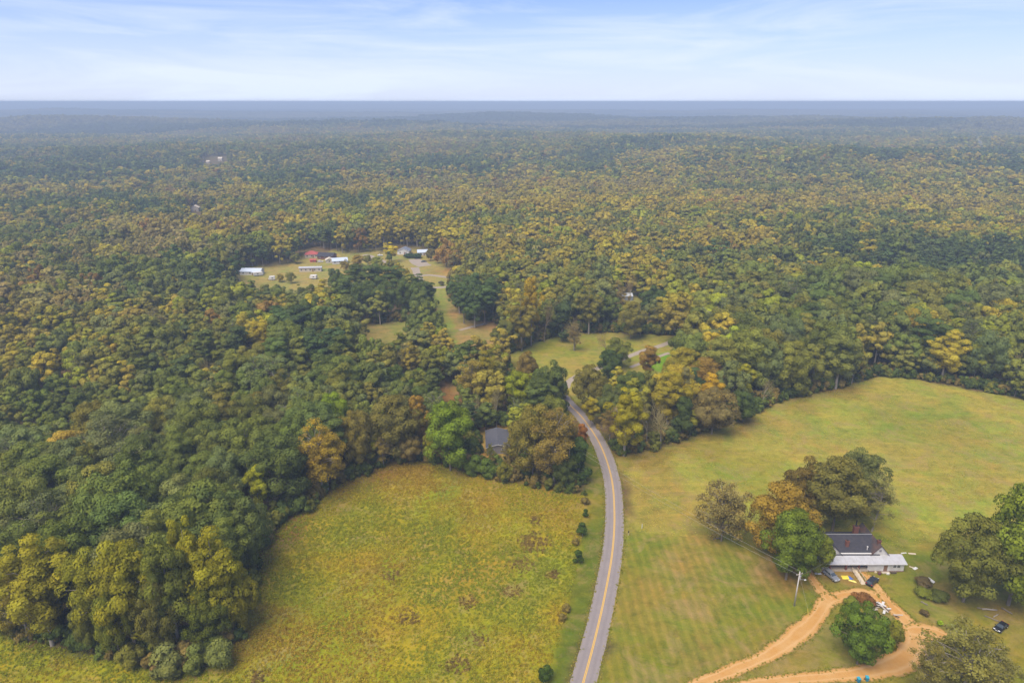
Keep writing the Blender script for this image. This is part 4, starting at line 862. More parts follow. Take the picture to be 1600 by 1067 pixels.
T(1443, 932, 922, 30, 'bush', (0.13, 0.14, 0.035), 'green low shrub on the yard grass', 'shrub'); T(1466, 937, 923, 28, 'bush', (0.075, 0.085, 0.035), 'dark low shrub beside the green one in the yard', 'shrub')
T(1467, 976, 968, 10, 'bush', (0.19, 0.26, 0.03), 'little bright lime bush beside the clay fan', 'shrub'); T(1446, 961, 954, 16, 'bush', (0.10, 0.07, 0.05), 'small brown brush heap beside the clay drive', 'brush')
# roadside shrubs along the overgrown field
for px, py, tp, wd, lb in ((915, 808, 795, 10, 'smallest dark evergreen shrub along the field edge by the road'), (910, 838, 816, 18, 'largest dark evergreen shrub along the field edge by the road'), (903, 879, 859, 17, 'rounded dark evergreen shrub beside the weedy fence line'), (850, 1063, 1038, 25, 'solitary round evergreen bush at the mown verge corner')):
    T(px, py, tp, wd, 'cedar' if wd < 20 else 'bush', (0.045, 0.070, 0.020), lb, 'shrub', name='evergreen_shrub')
for px, py, tp, wd, lb in ((886, 955, 945, 16, 'brown weedy clump on the field edge by the mown verge'), (880, 968, 958, 14, 'dry weedy clump next to the brown one by the verge'), (914, 788, 778, 14, 'grey weedy clump near the dark clump of trees at the road'), (900, 850, 840, 14, 'tan weedy clump between two evergreen shrubs')):
    T(px, py, tp, wd, 'bush', (0.15, 0.115, 0.055), lb, 'shrub', name='weedy_bush')
# clump between road bend and cottage
T(832, 748, 630, 80, 'oak', (0.155, 0.128, 0.042), 'broad olive-brown oak over the cottage yard')
T(866, 758, 634, 88, 'sparse', (0.190, 0.140, 0.055), 'tall brown half-bare tree with pale limbs at the road bend')
T(868, 738, 645, 64, 'oak', (0.165, 0.125, 0.045), 'brown oak behind the half-bare tree at the road bend')
T(903, 752, 684, 40, 'cedar', (0.045, 0.068, 0.030), 'dark evergreen at the edge of the road bend clump')
T(885, 762, 712, 46, 'round', (0.070, 0.085, 0.040), 'low dark green tree under the half-bare one at the bend')
T(908, 728, 662, 20, 'narrow', (0.23, 0.10, 0.04), 'rust-red small tree touching the edge of the road')
T(704, 735, 627, 84, 'oak', (0.120, 0.160, 0.026), 'fresh green oak beside the cottage yard')
T(672, 724, 672, 30, 'round', (0.20, 0.185, 0.026), 'small yellow-green tree below the fresh green oak')
T(690, 722, 695, 20, 'round', (0.17, 0.125, 0.075), 'little tan tree beside the small yellow-green one')
T(738, 742, 712, 34, 'bush', (0.085, 0.115, 0.030), 'green bush below the cottage yard', 'shrub'); T(765, 744, 716, 30, 'bush', (0.075, 0.105, 0.030), 'darker green bush below the cottage wall', 'shrub'); T(790, 752, 722, 30, 'round', (0.14, 0.13, 0.035), 'olive sapling by the cottage corner')
T(809, 648, 578, 60, 'oak', (0.175, 0.190, 0.020), 'vivid yellow-green tree behind the road bend clump')
T(860, 650, 563, 62, 'round', (0.085, 0.105, 0.045), 'smooth grey-green tree beside the vanishing road', var=0)
T(822, 622, 548, 42, 'oak', (0.165, 0.120, 0.052), 'brown tree behind the smooth grey-green one')
T(735, 640, 556, 62, 'sparse', (0.235, 0.180, 0.060), 'tan tree with forked pale trunk at the brown clearing', var=1)
T(758, 630, 548, 40, 'poplar', (0.20, 0.165, 0.030), 'yellowish tree behind the tan forked one')
T(738, 672, 612, 34, 'bare', BGREY, 'pale bare tree above the fresh green oak'); T(776, 668, 598, 34, 'bare', BGREY, 'pale bare tree beside the vivid yellow-green one')
T(665, 650, 602, 52, 'round', (0.085, 0.108, 0.042), 'grey-green round tree bordering the brown clearing and mixed wood')
T(618, 615, 572, 40, 'round', (0.075, 0.10, 0.036), 'deep green dome tree among the mixed wood'); T(650, 612, 573, 42, 'round', (0.090, 0.125, 0.026), 'bright deep green dome tree by the brown clearing'); T(672, 622, 578, 40, 'round', (0.075, 0.098, 0.036), 'dark green dome tree bordering the brown clearing')
# top edge of the overgrown field
T(505, 772, 654, 78, 'sparse', (0.255, 0.180, 0.036), 'golden tan tree with pale trunk at the field corner', var=0)
T(512, 765, 668, 60, 'poplar', (0.235, 0.170, 0.034), 'golden leafy tree crowded against the tan one at the field corner')
T(560, 738, 640, 62, 'oak', (0.150, 0.122, 0.046), 'olive-brown oak on the top edge of the overgrown field')
T(580, 728, 664, 36, 'narrow', (0.225, 0.205, 0.024), 'bright yellow slender tree on the top edge of the field')
T(600, 730, 680, 34, 'sparse', (0.24, 0.185, 0.085), 'tan sapling with pale stem on the top edge of the field')
T(620, 718, 615, 92, 'oak', (0.135, 0.118, 0.050), 'massive grey-olive oak above the field edge')
T(656, 712, 615, 42, 'poplar', (0.215, 0.135, 0.040), 'orange-brown tree beside the massive grey-olive oak')
T(640, 722, 672, 50, 'round', (0.165, 0.125, 0.068), 'low brown tree under the massive grey-olive oak')
T(522, 700, 612, 54, 'oak', (0.150, 0.195, 0.022), 'lime green tree behind the golden tan tree')
# edge of the dense wood against the field
T(440, 792, 678, 96, 'oak', (0.080, 0.098, 0.042), 'large dark green oak at the inner corner of the field')
T(408, 812, 728, 36, 'narrow', (0.205, 0.205, 0.022), 'yellow-green slender tree in front of the dark oaks')
T(372, 850, 775, 62, 'oak', (0.085, 0.105, 0.046), 'grey-green low oak at the brown field edge')
T(395, 838, 786, 44, 'round', (0.095, 0.112, 0.045), 'small grey-green tree at the brown field edge')
T(345, 838, 728, 76, 'oak', (0.095, 0.100, 0.040), 'dark olive oak beside the yellow-green slender tree')
# front clump of the dense wood
T(82, 1008, 836, 112, 'poplar', (0.205, 0.180, 0.028), 'tall golden poplar with several stems at the wood corner', var=0)
T(45, 1000, 890, 66, 'sparse', (0.20, 0.165, 0.04), 'thin golden tree at the outer corner of the wood')
T(160, 1012, 862, 78, 'poplar', (0.165, 0.158, 0.026), 'olive-yellow poplar beside the tall golden one')
T(216, 1022, 838, 84, 'poplar', (0.200, 0.182, 0.026), 'bright golden poplar in the middle of the front clump', var=2)
T(283, 1020, 836, 80, 'poplar', (0.120, 0.128, 0.036), 'dark olive oak in the front clump')
T(350, 1000, 822, 88, 'poplar', (0.205, 0.185, 0.024), 'golden-green poplar with pale limbs at the field side', var=1)
T(318, 1002, 806, 36, 'narrow', (0.215, 0.195, 0.024), 'thin golden spire above the front clump'); T(300, 985, 812, 34, 'narrow', (0.195, 0.185, 0.026), 'short golden spire above the front clump')
T(382, 990, 884, 58, 'oak', (0.205, 0.180, 0.022), 'bright yellow low tree at the field side of the clump')
T(330, 1018, 915, 66, 'oak', (0.105, 0.118, 0.026), 'dark green low tree at the foot of the clump')
T(262, 1032, 905, 70, 'oak', (0.120, 0.110, 0.040), 'brown-olive low tree at the foot of the clump'); T(190, 1030, 915, 66, 'oak', (0.130, 0.135, 0.026), 'green-yellow low tree at the foot of the clump'); T(140, 1018, 940, 50, 'round', (0.12, 0.12, 0.04), 'dull olive low tree at the foot of the clump')
T(268, 1056, 1012, 60, 'bush', (0.13, 0.135, 0.070), 'grey-green bush spilling onto the field', 'shrub'); T(342, 1040, 1000, 52, 'bush', (0.135, 0.145, 0.065), 'pale grey-green bush at the corner of the clump', 'shrub'); T(306, 1050, 1014, 46, 'bush', (0.115, 0.13, 0.055), 'green bush between two pale ones at the clump foot', 'shrub')
T(205, 1045, 1010, 44, 'bush', (0.15, 0.14, 0.045), 'yellowish bush at the foot of the front clump', 'shrub'); T(247, 1052, 1030, 24, 'bush', (0.20, 0.14, 0.09), 'brown dry brush at the foot of the front clump', 'brush')
T(8, 985, 862, 62, 'oak', (0.125, 0.125, 0.060), 'grey-olive tree at the outer edge of the wood'); T(20, 1000, 930, 40, 'round', (0.13, 0.12, 0.06), 'low grey tree at the outer edge of the wood')
# wood beside the road, corner of the pasture
T(975, 712, 608, 62, 'poplar', (0.215, 0.185, 0.022), 'yellow-green poplar with pale trunk at the pasture corner', var=3)
T(952, 690, 640, 38, 'sparse', (0.20, 0.145, 0.070), 'mauve-brown thin tree beside the yellow-green poplar')
T(1032, 700, 618, 74, 'bare', BGREY, 'tangled bare grey tree at the pasture edge', var=0); T(1010, 698, 622, 44, 'bare', BGREY, 'second bare grey tree close to the yellow-green poplar', var=1)
T(1042, 672, 580, 64, 'poplar', (0.215, 0.175, 0.030), 'golden-green tree rising behind the bare grey trees')
T(1066, 685, 620, 36, 'cedar', (0.052, 0.070, 0.034), 'dark evergreen between bare tree and mauve tree'); T(1078, 680, 640, 26, 'narrow', (0.19, 0.175, 0.030), 'small yellow tree beside the dark evergreen at the pasture')
T(1112, 678, 606, 68, 'round', (0.150, 0.118, 0.070), 'round mauve-brown tree at the pasture edge', var=2)
T(1108, 648, 582, 50, 'poplar', (0.33, 0.215, 0.024), 'bright golden-orange tree behind the round mauve one')
T(1160, 660, 608, 50, 'round', (0.065, 0.088, 0.036), 'dark green bushy tree at the pasture edge')
T(1155, 632, 568, 42, 'poplar', (0.21, 0.195, 0.030), 'yellow-green tree behind the dark bushy one')
T(918, 645, 570, 60, 'oak', (0.140, 0.122, 0.046), 'wide olive-brown tree across the road from the grey-green one')
T(950, 660, 598, 48, 'oak', (0.105, 0.120, 0.056), 'lichen-grey green tree behind the yellow-green poplar'); T(922, 668, 622, 26, 'narrow', (0.225, 0.185, 0.028), 'small yellow tree at the roadside bend')
T(985, 645, 580, 56, 'oak', (0.080, 0.100, 0.038), 'dark green tree behind the roadside poplar')
T(950, 596, 545, 50, 'round', (0.055, 0.078, 0.036), 'dark round tree at the edge of the sunny clearing', var=0); T(962, 575, 526, 46, 'oak', (0.125, 0.135, 0.040), 'olive-green tree behind the dark round one')
T(946, 558, 516, 30, 'bare', (0.30, 0.21, 0.16), 'pinkish bare tree at the sunny clearing')
T(1012, 600, 541, 32, 'narrow', (0.205, 0.130, 0.046), 'orange-brown slender tree at the bend of the pale lane')
T(1066, 612, 542, 66, 'oak', (0.215, 0.180, 0.034), 'broad yellow-green tree beyond the bright grass'); T(1098, 620, 560, 66, 'oak', (0.205, 0.135, 0.045), 'broad orange-brown tree beyond the bright grass')
T(1078, 640, 576, 34, 'pine', PINEC, 'dark pine with pale trunk above the bare grey trees')
T(897, 547, 488, 40, 'bare', (0.27, 0.205, 0.15), 'leafless tree standing alone in the sunny clearing', var=1); T(897, 548, 505, 26, 'sparse', (0.20, 0.15, 0.09), 'thin brown tree close to the leafless one in the clearing')
for px, b, tpp, wd, f, c, lb in ((1082, 522, 470, 34, 'oak', OLIVE, 'olive tree at the far end of the pale lane'), (1045, 522, 474, 30, 'poplar', (0.15, 0.13, 0.05), 'first slim trunked tree by the sunny clearing'), (1030, 520, 470, 30, 'poplar', (0.16, 0.14, 0.05), 'second slim trunked tree by the sunny clearing'),
    (985, 530, 470, 46, 'oak', (0.165, 0.145, 0.050), 'tan-green tree at the back of the sunny clearing'), (1000, 528, 490, 30, 'cedar', DEEP, 'dark evergreen at the back of the sunny clearing'), (920, 522, 445, 40, 'poplar', (0.15, 0.135, 0.045), 'tall olive tree behind the leafless one'), (850, 535, 458, 34, 'bare', (0.30, 0.21, 0.155), 'tall pinkish bare tree behind the sunny clearing'),
    (815, 548, 460, 46, 'poplar', (0.175, 0.145, 0.045), 'tall tan-olive tree at the clearing corner'), (790, 552, 500, 44, 'oak', (0.12, 0.12, 0.048), 'grey-olive tree at the clearing corner'), (830, 540, 430, 34, 'poplar', (0.27, 0.19, 0.026), 'golden crown above the clearing trees'), (1022, 500, 446, 50, 'round', (0.06, 0.085, 0.040), 'dark domed tree behind the metal shed'), (965, 500, 437, 34, 'sparse', (0.20, 0.15, 0.075), 'tan tree standing before the metal shed'),
    (1095, 510, 452, 46, 'oak', (0.20, 0.21, 0.070), 'pale yellow-green dome beyond the lane'), (878, 532, 470, 40, 'cedar', (0.050, 0.068, 0.040), 'dark cedar at the back of the sunny clearing'), (612, 410, 379, 20, 'narrow', (0.36, 0.29, 0.022), 'bright yellow tree among the far homes'), (609, 412, 392, 13, 'cedar', DEEP, 'small dark evergreen under the bright yellow tree'),
    (689, 446, 439, 10, 'bush', (0.10, 0.09, 0.075), 'round grey bush beside the gravel lane'), (560, 420, 398, 22, 'oak', (0.22, 0.16, 0.055), 'tan tree by the blue-white roof'), (683, 412, 398, 12, 'narrow', (0.26, 0.14, 0.045), 'orange tree near the pale parking pad'), (638, 402, 396, 22, 'bush', (0.035, 0.055, 0.035), 'dark hedge before the white house'), (650, 403, 396, 20, 'bush', (0.035, 0.055, 0.035), 'second dark hedge nearer the pale parking pad')):
    T(px, b, tpp, wd, f, c, lb, 'shrub' if f == 'bush' else 'tree')
for px, b, tpp, wd in ((742, 512, 440, 40), (725, 505, 442, 34), (757, 508, 446, 40), (718, 490, 430, 36), (740, 492, 425, 38), (770, 500, 430, 40)):
    T(px, b, tpp, wd * .95, 'pine' if px % 2 else 'poplar', tuple(v * (1.1 + .06 * (px % 5)) for v in (0.060, 0.086, 0.042)), ('dark pine' if px % 2 else 'dark green upright tree') + ' in the grove beside the grassy strip', group='trees beside the grassy strip')
for px, b, tpp, wd in ((655, 500, 440, 40), (668, 492, 440, 34), (632, 498, 435, 40), (600, 498, 430, 42), (570, 500, 440, 46), (545, 495, 432, 40), (620, 480, 415, 36), (590, 480, 412, 40), (560, 475, 412, 34), (535, 480, 420, 34), (650, 475, 428, 32)):
    T(px, b, tpp, wd, ('oak', 'pine', 'round')[(px // 5) % 3], tuple(v * (1.0 + 0.05 * (px % 9)) for v in (0.068, 0.088, 0.040)), ('dark green spreading tree', 'dark pine', 'dark green round tree')[(px // 5) % 3] + (' at the front of' if b > 485 else ' at the back of') + ' the grove between lawn and grassy strip', group='dark trees between lawn and strip')

for px, b, tpp, wd, f, c, lb in ((455, 443, 425, 16, 'oak', OLIVE, 'small olive tree below the long cream mobile home'), (438, 441, 427, 14, 'round', OCH, 'small ochre tree below the tan lawn'), (540, 424, 405, 15, 'oak', (0.21, 0.165, 0.06), 'small tan tree below the blue-white roof'), (575, 416, 398, 16, 'poplar', OLIVE, 'olive tree by the pale dirt track'),
    (590, 420, 400, 18, 'oak', YGR, 'yellow-green tree below the pale dirt track'), (520, 437, 418, 16, 'round', DEEP, 'dark little tree at the corner of the tan lawn'), (462, 412, 394, 17, 'oak', OLIVE, 'olive tree beside the red-roofed house'), (672, 408, 388, 14, 'oak', BRN, 'brown tree beside the small white building'),
    (879, 624, 598, 26, 'round', OLIVE, 'small olive tree where the road vanishes'), (767, 724, 692, 17, 'sparse', OLIVE, 'thin olive sapling before the cottage wall'), (792, 722, 690, 22, 'sparse', BRN, 'thin brown tree at the cottage gable corner'),
    (60, 590, 535, 34, 'bare', BGREY, 'bare grey tree in the brown wood above the dense oaks'), (120, 575, 520, 32, 'bare', (0.28, 0.22, 0.17), 'bare tan tree in the brown wood'), (330, 610, 552, 34, 'bare', BGREY, 'bare grey tree on the rear margin of the dense wood'), (515, 612, 560, 34, 'bare', BGREY, 'bare grey tree in the mixed wood'),
    (1240, 600, 540, 38, 'bare', BGREY, 'pale bare tree in the near pasture wood edge'), (1190, 640, 590, 30, 'bare', BGREY, 'small pale bare tree at the near pasture edge'), (1580, 600, 540, 36, 'bare', BGREY, 'bare tree in the far pasture wood edge'), (985, 480, 425, 30, 'bare', (0.28, 0.20, 0.16), 'pinkish bare tree behind the metal shed')):
    T(px, b, tpp, wd, f, c, lb)

# ------------------------------------------------------------------ the woods: where trees may stand
KEEP = [  # outlines of open ground that the photograph shows uncovered
    [(420, 1067), (330, 1067), (345, 1035), (390, 990), (412, 930), (408, 870), (430, 832), (485, 798), (540, 758), (602, 733), (655, 722), (700, 735), (760, 750), (850, 768), (918, 775), (935, 1067)],
    [(0, 1067), (0, 985), (40, 1000), (150, 1030), (260, 1060), (330, 1067)],
    [(876, 620), (892, 620), (930, 655), (965, 712), (1000, 709), (1100, 678), (1180, 645), (1240, 625), (1310, 610), (1370, 592), (1420, 595), (1540, 617), (1605, 628), (2200, 760), (2200, 1300), (860, 1300), (915, 790), (917, 720), (905, 685), (890, 655)],
    [(806, 556), (842, 538), (890, 524), (950, 524), (1052, 529), (1058, 535), (1000, 562), (975, 572), (930, 562), (900, 588), (893, 606), (880, 606), (878, 590), (850, 577), (812, 570)],
    [(1018, 560), (1046, 550), (1042, 576), (1022, 580)],
    [(655, 432), (702, 432), (697, 455), (712, 480), (728, 500), (768, 503), (772, 526), (745, 524), (705, 515), (690, 490), (684, 470), (674, 450)],
    [(548, 519), (600, 507), (652, 501), (656, 510), (600, 521), (562, 528)],
    [(372, 420), (412, 418), (458, 416), (470, 410), (480, 388), (540, 396), (600, 394), (625, 384), (668, 392), (675, 405), (702, 425), (702, 436), (664, 436), (655, 420), (640, 412), (620, 405), (590, 408), (545, 414), (522, 422), (515, 435), (470, 435), (420, 435), (410, 434), (372, 433)],
    [(752, 674), (798, 670), (800, 690), (797, 706), (752, 708)], [(692, 608), (716, 606), (712, 618), (696, 620)], [(964, 457), (994, 457), (994, 474), (968, 476)],
    [(296, 322), (312, 322), (312, 332), (296, 332)], [(318, 246), (354, 244), (354, 252), (318, 254)]]
NOTREE = [W(z) for z in (MEADOW, PASTURE, LAWN, YARD, VERGE_L)]
road_all = np.array(road_line)
def free_mask(x, y, h, wd):
    z = terr(x, y); ok = np.ones(len(x), bool)
    for p in NOTREE: ok &= ~inpoly(x, y, p)
    for fx, fz in ((0, 0), (0, .3), (0, .6), (0, 1.0), (-.42, .55), (.42, .55), (-.3, .85), (.3, .85), (-.38, .25), (.38, .25)):
        px, py, _ = proj(x + fx * wd, y, z + fz * h)
        for k in KEEP: ok &= ~inpoly(px, py, k)
    return ok
def stand_mix(px, py, x, y):
    """weights of (green, deep, olive, yellow, yellow-green, ochre, rust, brown, tan, pine, grey) by stand"""
    n1 = .5 * fbm(x, y, 90, 61) + .5 * fbm(x, y, 330, 63); n2 = .45 * fbm(x, y, 60, 71) + .55 * fbm(x, y, 260, 73)
    K = np.zeros((len(px), 11))
    def add(mask, wts): K[mask] = wts
    add(np.ones(len(px), bool), [.22, .12, .16, .10, .05, .16, .02, .10, .04, .10, .06])
    add((py > 240) & (py < 420) & (px > 640), [.08, .05, .13, .24, .11, .30, .03, .09, .07, .06, .03])
    add((py > 240) & (py < 400) & (px <= 640), [.15, .08, .16, .16, .05, .26, .02, .10, .07, .10, .04])
    add((py >= 395) & (py < 480) & (px <= 480), [.20, .14, .12, .09, .03, .14, .02, .10, .05, .18, .04])
    add((py >= 380) & (py < 450) & (px > 680), [.16, .14, .14, .09, .05, .14, .02, .10, .03, .18, .04])
    add((py >= 470) & (py < 600) & (px <= 420), [.07, .04, .12, .12, .07, .22, .03, .21, .21, .03, .06])
    add((py >= 440) & (py < 600) & (px > 420) & (px < 780), [.20, .16, .16, .04, .04, .08, .01, .08, .03, .22, .06])
    add((py >= 440) & (py < 640) & (px >= 780) & (px < 1120), [.14, .10, .18, .09, .07, .12, .01, .14, .06, .09, .06])
    add((py >= 420) & (px >= 1120), [.15, .08, .22, .12, .20, .11, .02, .06, .02, .02, .10])
    add((py >= 520) & (px >= 1120), [.16, .10, .26, .07, .09, .13, .01, .12, .03, .02, .10])
    add((py >= 590) & (px < 560), [.27, .10, .20, .05, .08, .05, .015, .06, .02, .01, .18])
    add((py >= 590) & (px >= 560) & (px < 780), [.20, .12, .20, .05, .06, .10, .01, .10, .04, .05, .07])
    K *= np.array([1.1, 1.0, 1.2, 1.15, 1.15, .90, .5, .85, 1.2, 1.0, 1.4])
    K[:, 3] *= 0.25 + 2.1 * sstep(.42, .58, n1); K[:, 5] *= 0.25 + 1.9 * sstep(.40, .58, n1); K[:, 9] *= 0.2 + 2.6 * sstep(.48, .60, n2); K[:, 0] *= 0.6 + 1.2 * sstep(.46, .58, n2); K[:, 7] *= 0.4 + 1.4 * sstep(.4, .6, 1 - n1); K[:, 1] *= 0.5 + 1.4 * sstep(.4, .62, n2)
    pst = sstep(.545, .59, .3 * fbm(x, y, 60, 75) + .7 * fbm(x * .7, y, 300, 77))[:, None] * (((py < 470) | (px > 430)) & ((py < 600) | (px > 560)))[:, None]
    K /= K.sum(1, keepdims=True); bz = ((py > 465) & (py < 590) & (px < 430))[:, None] * .45; K = K * (1 - bz) + bz * np.array([.05, 0, .10, .14, .05, .26, .04, .18, .18, 0, 0])
    K = K * (1 - .8 * pst) + .8 * pst * np.array([.12, .22, .02, 0, 0, 0, 0, 0, 0, .64, 0])
    return K / K.sum(1, keepdims=True)
ORDER = np.array([9, 1, 0, 10, 2, 4, 3, 5, 6, 7, 8])
def choose(mix, x, y):
    z = (fbm(x, y, 34, 111, 2) - .5) / .17 * .36 + (fbm(x, y, 150, 117, 2) - .5) / .17 * .62 + rng.normal(size=len(x)) * .66 + .12; u = 1 / (1 + np.exp(-1.7 * z))
    return ORDER[(u[:, None] > mix[:, ORDER].cumsum(1)).sum(1).clip(0, 10)]
COLS = np.array([GREEN, DEEP, OLIVE, YEL, YGR, OCH, RUST, BRN, TAN, PINEC, GREY])
CFORM = [('oak', 'poplar', 'round'), ('oak', 'pine', 'round'), ('oak', 'poplar', 'oak'), ('poplar', 'poplar', 'oak'), ('poplar', 'oak', 'narrow'), ('poplar', 'oak', 'poplar'), ('poplar', 'oak', 'round'), ('sparse', 'oak', 'poplar'), ('sparse', 'sparse', 'poplar'), ('pine', 'pine', 'pine'), ('oak', 'oak', 'sparse')]
CNAME = ['mid-green', 'deep green', 'olive', 'golden yellow', 'yellow-green', 'ochre', 'rust-red', 'brown', 'tan', 'blue-green', 'grey-green']
rng = np.random.default_rng(99)
def scatter(d0, d1, sp, hmin, hmax, aspect, side=0.90):
    y0 = d0 * 0.7; nx_ = int(2 * d1 * side / sp) + 1; ny_ = int((d1 - y0) / sp) + 1
    a, b = np.meshgrid(np.arange(nx_), np.arange(ny_)); a, b = a.ravel(), b.ravel()
    x = -d1 * side + (a + 0.5 * (b % 2) + rng.uniform(-.42, .42, len(a))) * sp; y = y0 + (b + rng.uniform(-.42, .42, len(a))) * sp
    k = (np.abs(x) < y * side + 30) & (np.hypot(x, y) >= d0) & (np.hypot(x, y) < d1); x, y = x[k], y[k]
    h = rng.uniform(hmin, hmax, len(x)) * (0.70 + 0.60 * fbm(x, y, 70, 81)); wd = h * rng.uniform(*aspect, len(x))
    return x, y, h, wd
x, y, h, wd = scatter(115, 430, 8.0, 13, 23, (.58, .82))
k_ = 1 + .28 * sstep(60, 110, x) * sstep(190, 230, y); h = h * k_; wd = wd * k_
ok = free_mask(x, y, h, wd)
occ = np.array(tree_xy)
for tx, ty, tr_ in tree_xy: ok &= np.hypot(x - tx, y - ty) > tr_ * 0.62 + wd * 0.22
hd = road_all[::3]
for q in hd: ok &= np.hypot(x - q[0], y - q[1]) > 6.5
ok &= ~((np.hypot(x - hx - 8, y - hy - 7) < 16))
x, y, h, wd = x[ok], y[ok], h[ok], wd[ok]
px, py, dep = proj(x, y, terr(x, y) + 13); mix = stand_mix(px, py, x, y); cum = mix.cumsum(1); ci = choose(mix, x, y)
ppx, ppy, _ = proj(x, y, h * .7)
inview = (ppx > 5) & (ppx < 1595) & (ppy < 1060)
size = wd * h / dep ** 2; size[~inview] = 0
N_OWN = 300 - sum(1 for o in COL.objects if o.type == 'EMPTY' and o.get('category') in ('tree',))
own = np.argsort(-size)[:N_OWN]; ownset = np.zeros(len(x), bool); ownset[own] = True; ownset &= size > 0
MARKS = [(80, 1000, 'among the golden poplars of the front clump'), (300, 1000, 'behind the front clump beside the field'), (440, 792, 'by the inner corner of the overgrown field'), (372, 850, 'by the brown edge of the overgrown field'), (505, 772, 'behind the golden tan tree'),
    (620, 718, 'behind the massive grey-olive oak'), (704, 735, 'near the fresh green oak'), (778, 700, 'near the grey cottage'), (858, 652, 'near the vanishing road'), (735, 640, 'near the brown clearing'), (600, 530, 'near the small tan meadow'), (720, 520, 'near the grassy strip'),
    (975, 712, 'near the yellow-green roadside poplar'), (1032, 690, 'behind the bare grey trees'), (1112, 670, 'behind the round mauve tree'), (1160, 650, 'near the dark bushy tree'), (1240, 615, 'along the near pasture edge'), (1370, 585, 'at the far corner of the pasture'), (1480, 598, 'along the far pasture edge'), (1600, 620, 'at the far end of the pasture edge'),
    (950, 590, 'near the sunny clearing'), (1060, 600, 'near the bright green grass'), (200, 800, 'in the heart of the dense wood'), (60, 850, 'at the outer side of the dense wood'), (150, 700, 'in the back of the dense wood'), (300, 700, 'in the inner dense wood facing the field'), (430, 640, 'where dense wood meets brown wood'), (200, 620, 'on the rear margin of the dense wood'), (30, 660, 'on the outer rear margin of the dense wood'), (560, 620, 'in the mixed wood behind the field'), (1300, 540, 'in the rising wood above the pasture'), (1500, 540, 'in the rising wood past the pasture corner')]
MARKXY = np.array([G(a, b) for a, b, _ in MARKS])
def zone_name(x, y): return MARKS[int(np.argmin(np.hypot(MARKXY[:, 0] - x, MARKXY[:, 1] - y)))][2]
FNAME = dict(oak='spreading', round='round', poplar='tall', narrow='slender', pine='pine', sparse='thinning')
SCALEH = []
for i in np.where(ownset)[0]:
    f = CFORM[ci[i]][int(rng.integers(3))]; c = COLS[ci[i]] * rng.uniform(.82, 1.2) * rng.uniform(.94, 1.06, 3)
    big = 'large' if h[i] > 21 else ('small' if h[i] < 16 else 'medium')
    lb = f'{big} {CNAME[ci[i]]} {FNAME[f]} ' + ('' if f == 'pine' else 'tree ') + zone_name(x[i], y[i])
    tree_at(x[i], y[i], h[i], wd[i] * (0.62 if f == 'narrow' else .8 if f in ('pine', 'poplar') else 1.08), f, c, lb, group='trees ' + zone_name(x[i], y[i]))
rest = ~ownset

# ------------------------------------------------------------------ the mass of the woods (instanced on one object per belt)
def lod(name, form, seed, nleaf, lsize, lobes, limbs, sides=3):
    (Vt, Qt), (Vc, Qc, tn) = make_tree(form, seed, nleaf, lsize, lobes, limbs, sides)
    V = np.concatenate([Vt, Vc]); Q = np.concatenate([Qt, Qc + len(Vt)]); mi = np.concatenate([np.zeros(len(Qt)), np.ones(len(Qc))])
    tone = np.concatenate([np.tile([[.5, 0, 0]], (len(Vt), 1)), tn])
    H = Vc[:, 2].max(); Wd = 2 * np.percentile(np.hypot(Vc[:, 0], Vc[:, 1]), 96)
    V = V * np.array([1 / Wd, 1 / Wd, 1 / H])
    return npmesh(name, V, Q, mats=[PALE if form in ('sparse', 'poplar') else BARK, LEAF_I], midx=mi, attrs={'tone': tone})
LODF = ['oak', 'round', 'poplar', 'narrow', 'pine', 'sparse']
def lod_set(tagn, nleaf, lsize, lobes, limbs):
    col = bpy.data.collections.new('protos_' + tagn); k = 0
    for fi, f in enumerate(LODF):
        for v in range(2):
            o = bpy.data.objects.new(f'p{k:02d}_{tagn}', lod(f'p{k:02d}', f, 300 + k * 7 + len(tagn), int(nleaf * (.6 if f == 'sparse' else 1)), lsize * (.8 if f == 'sparse' else 1), lobes, limbs)); col.objects.link(o); k += 1
    return col
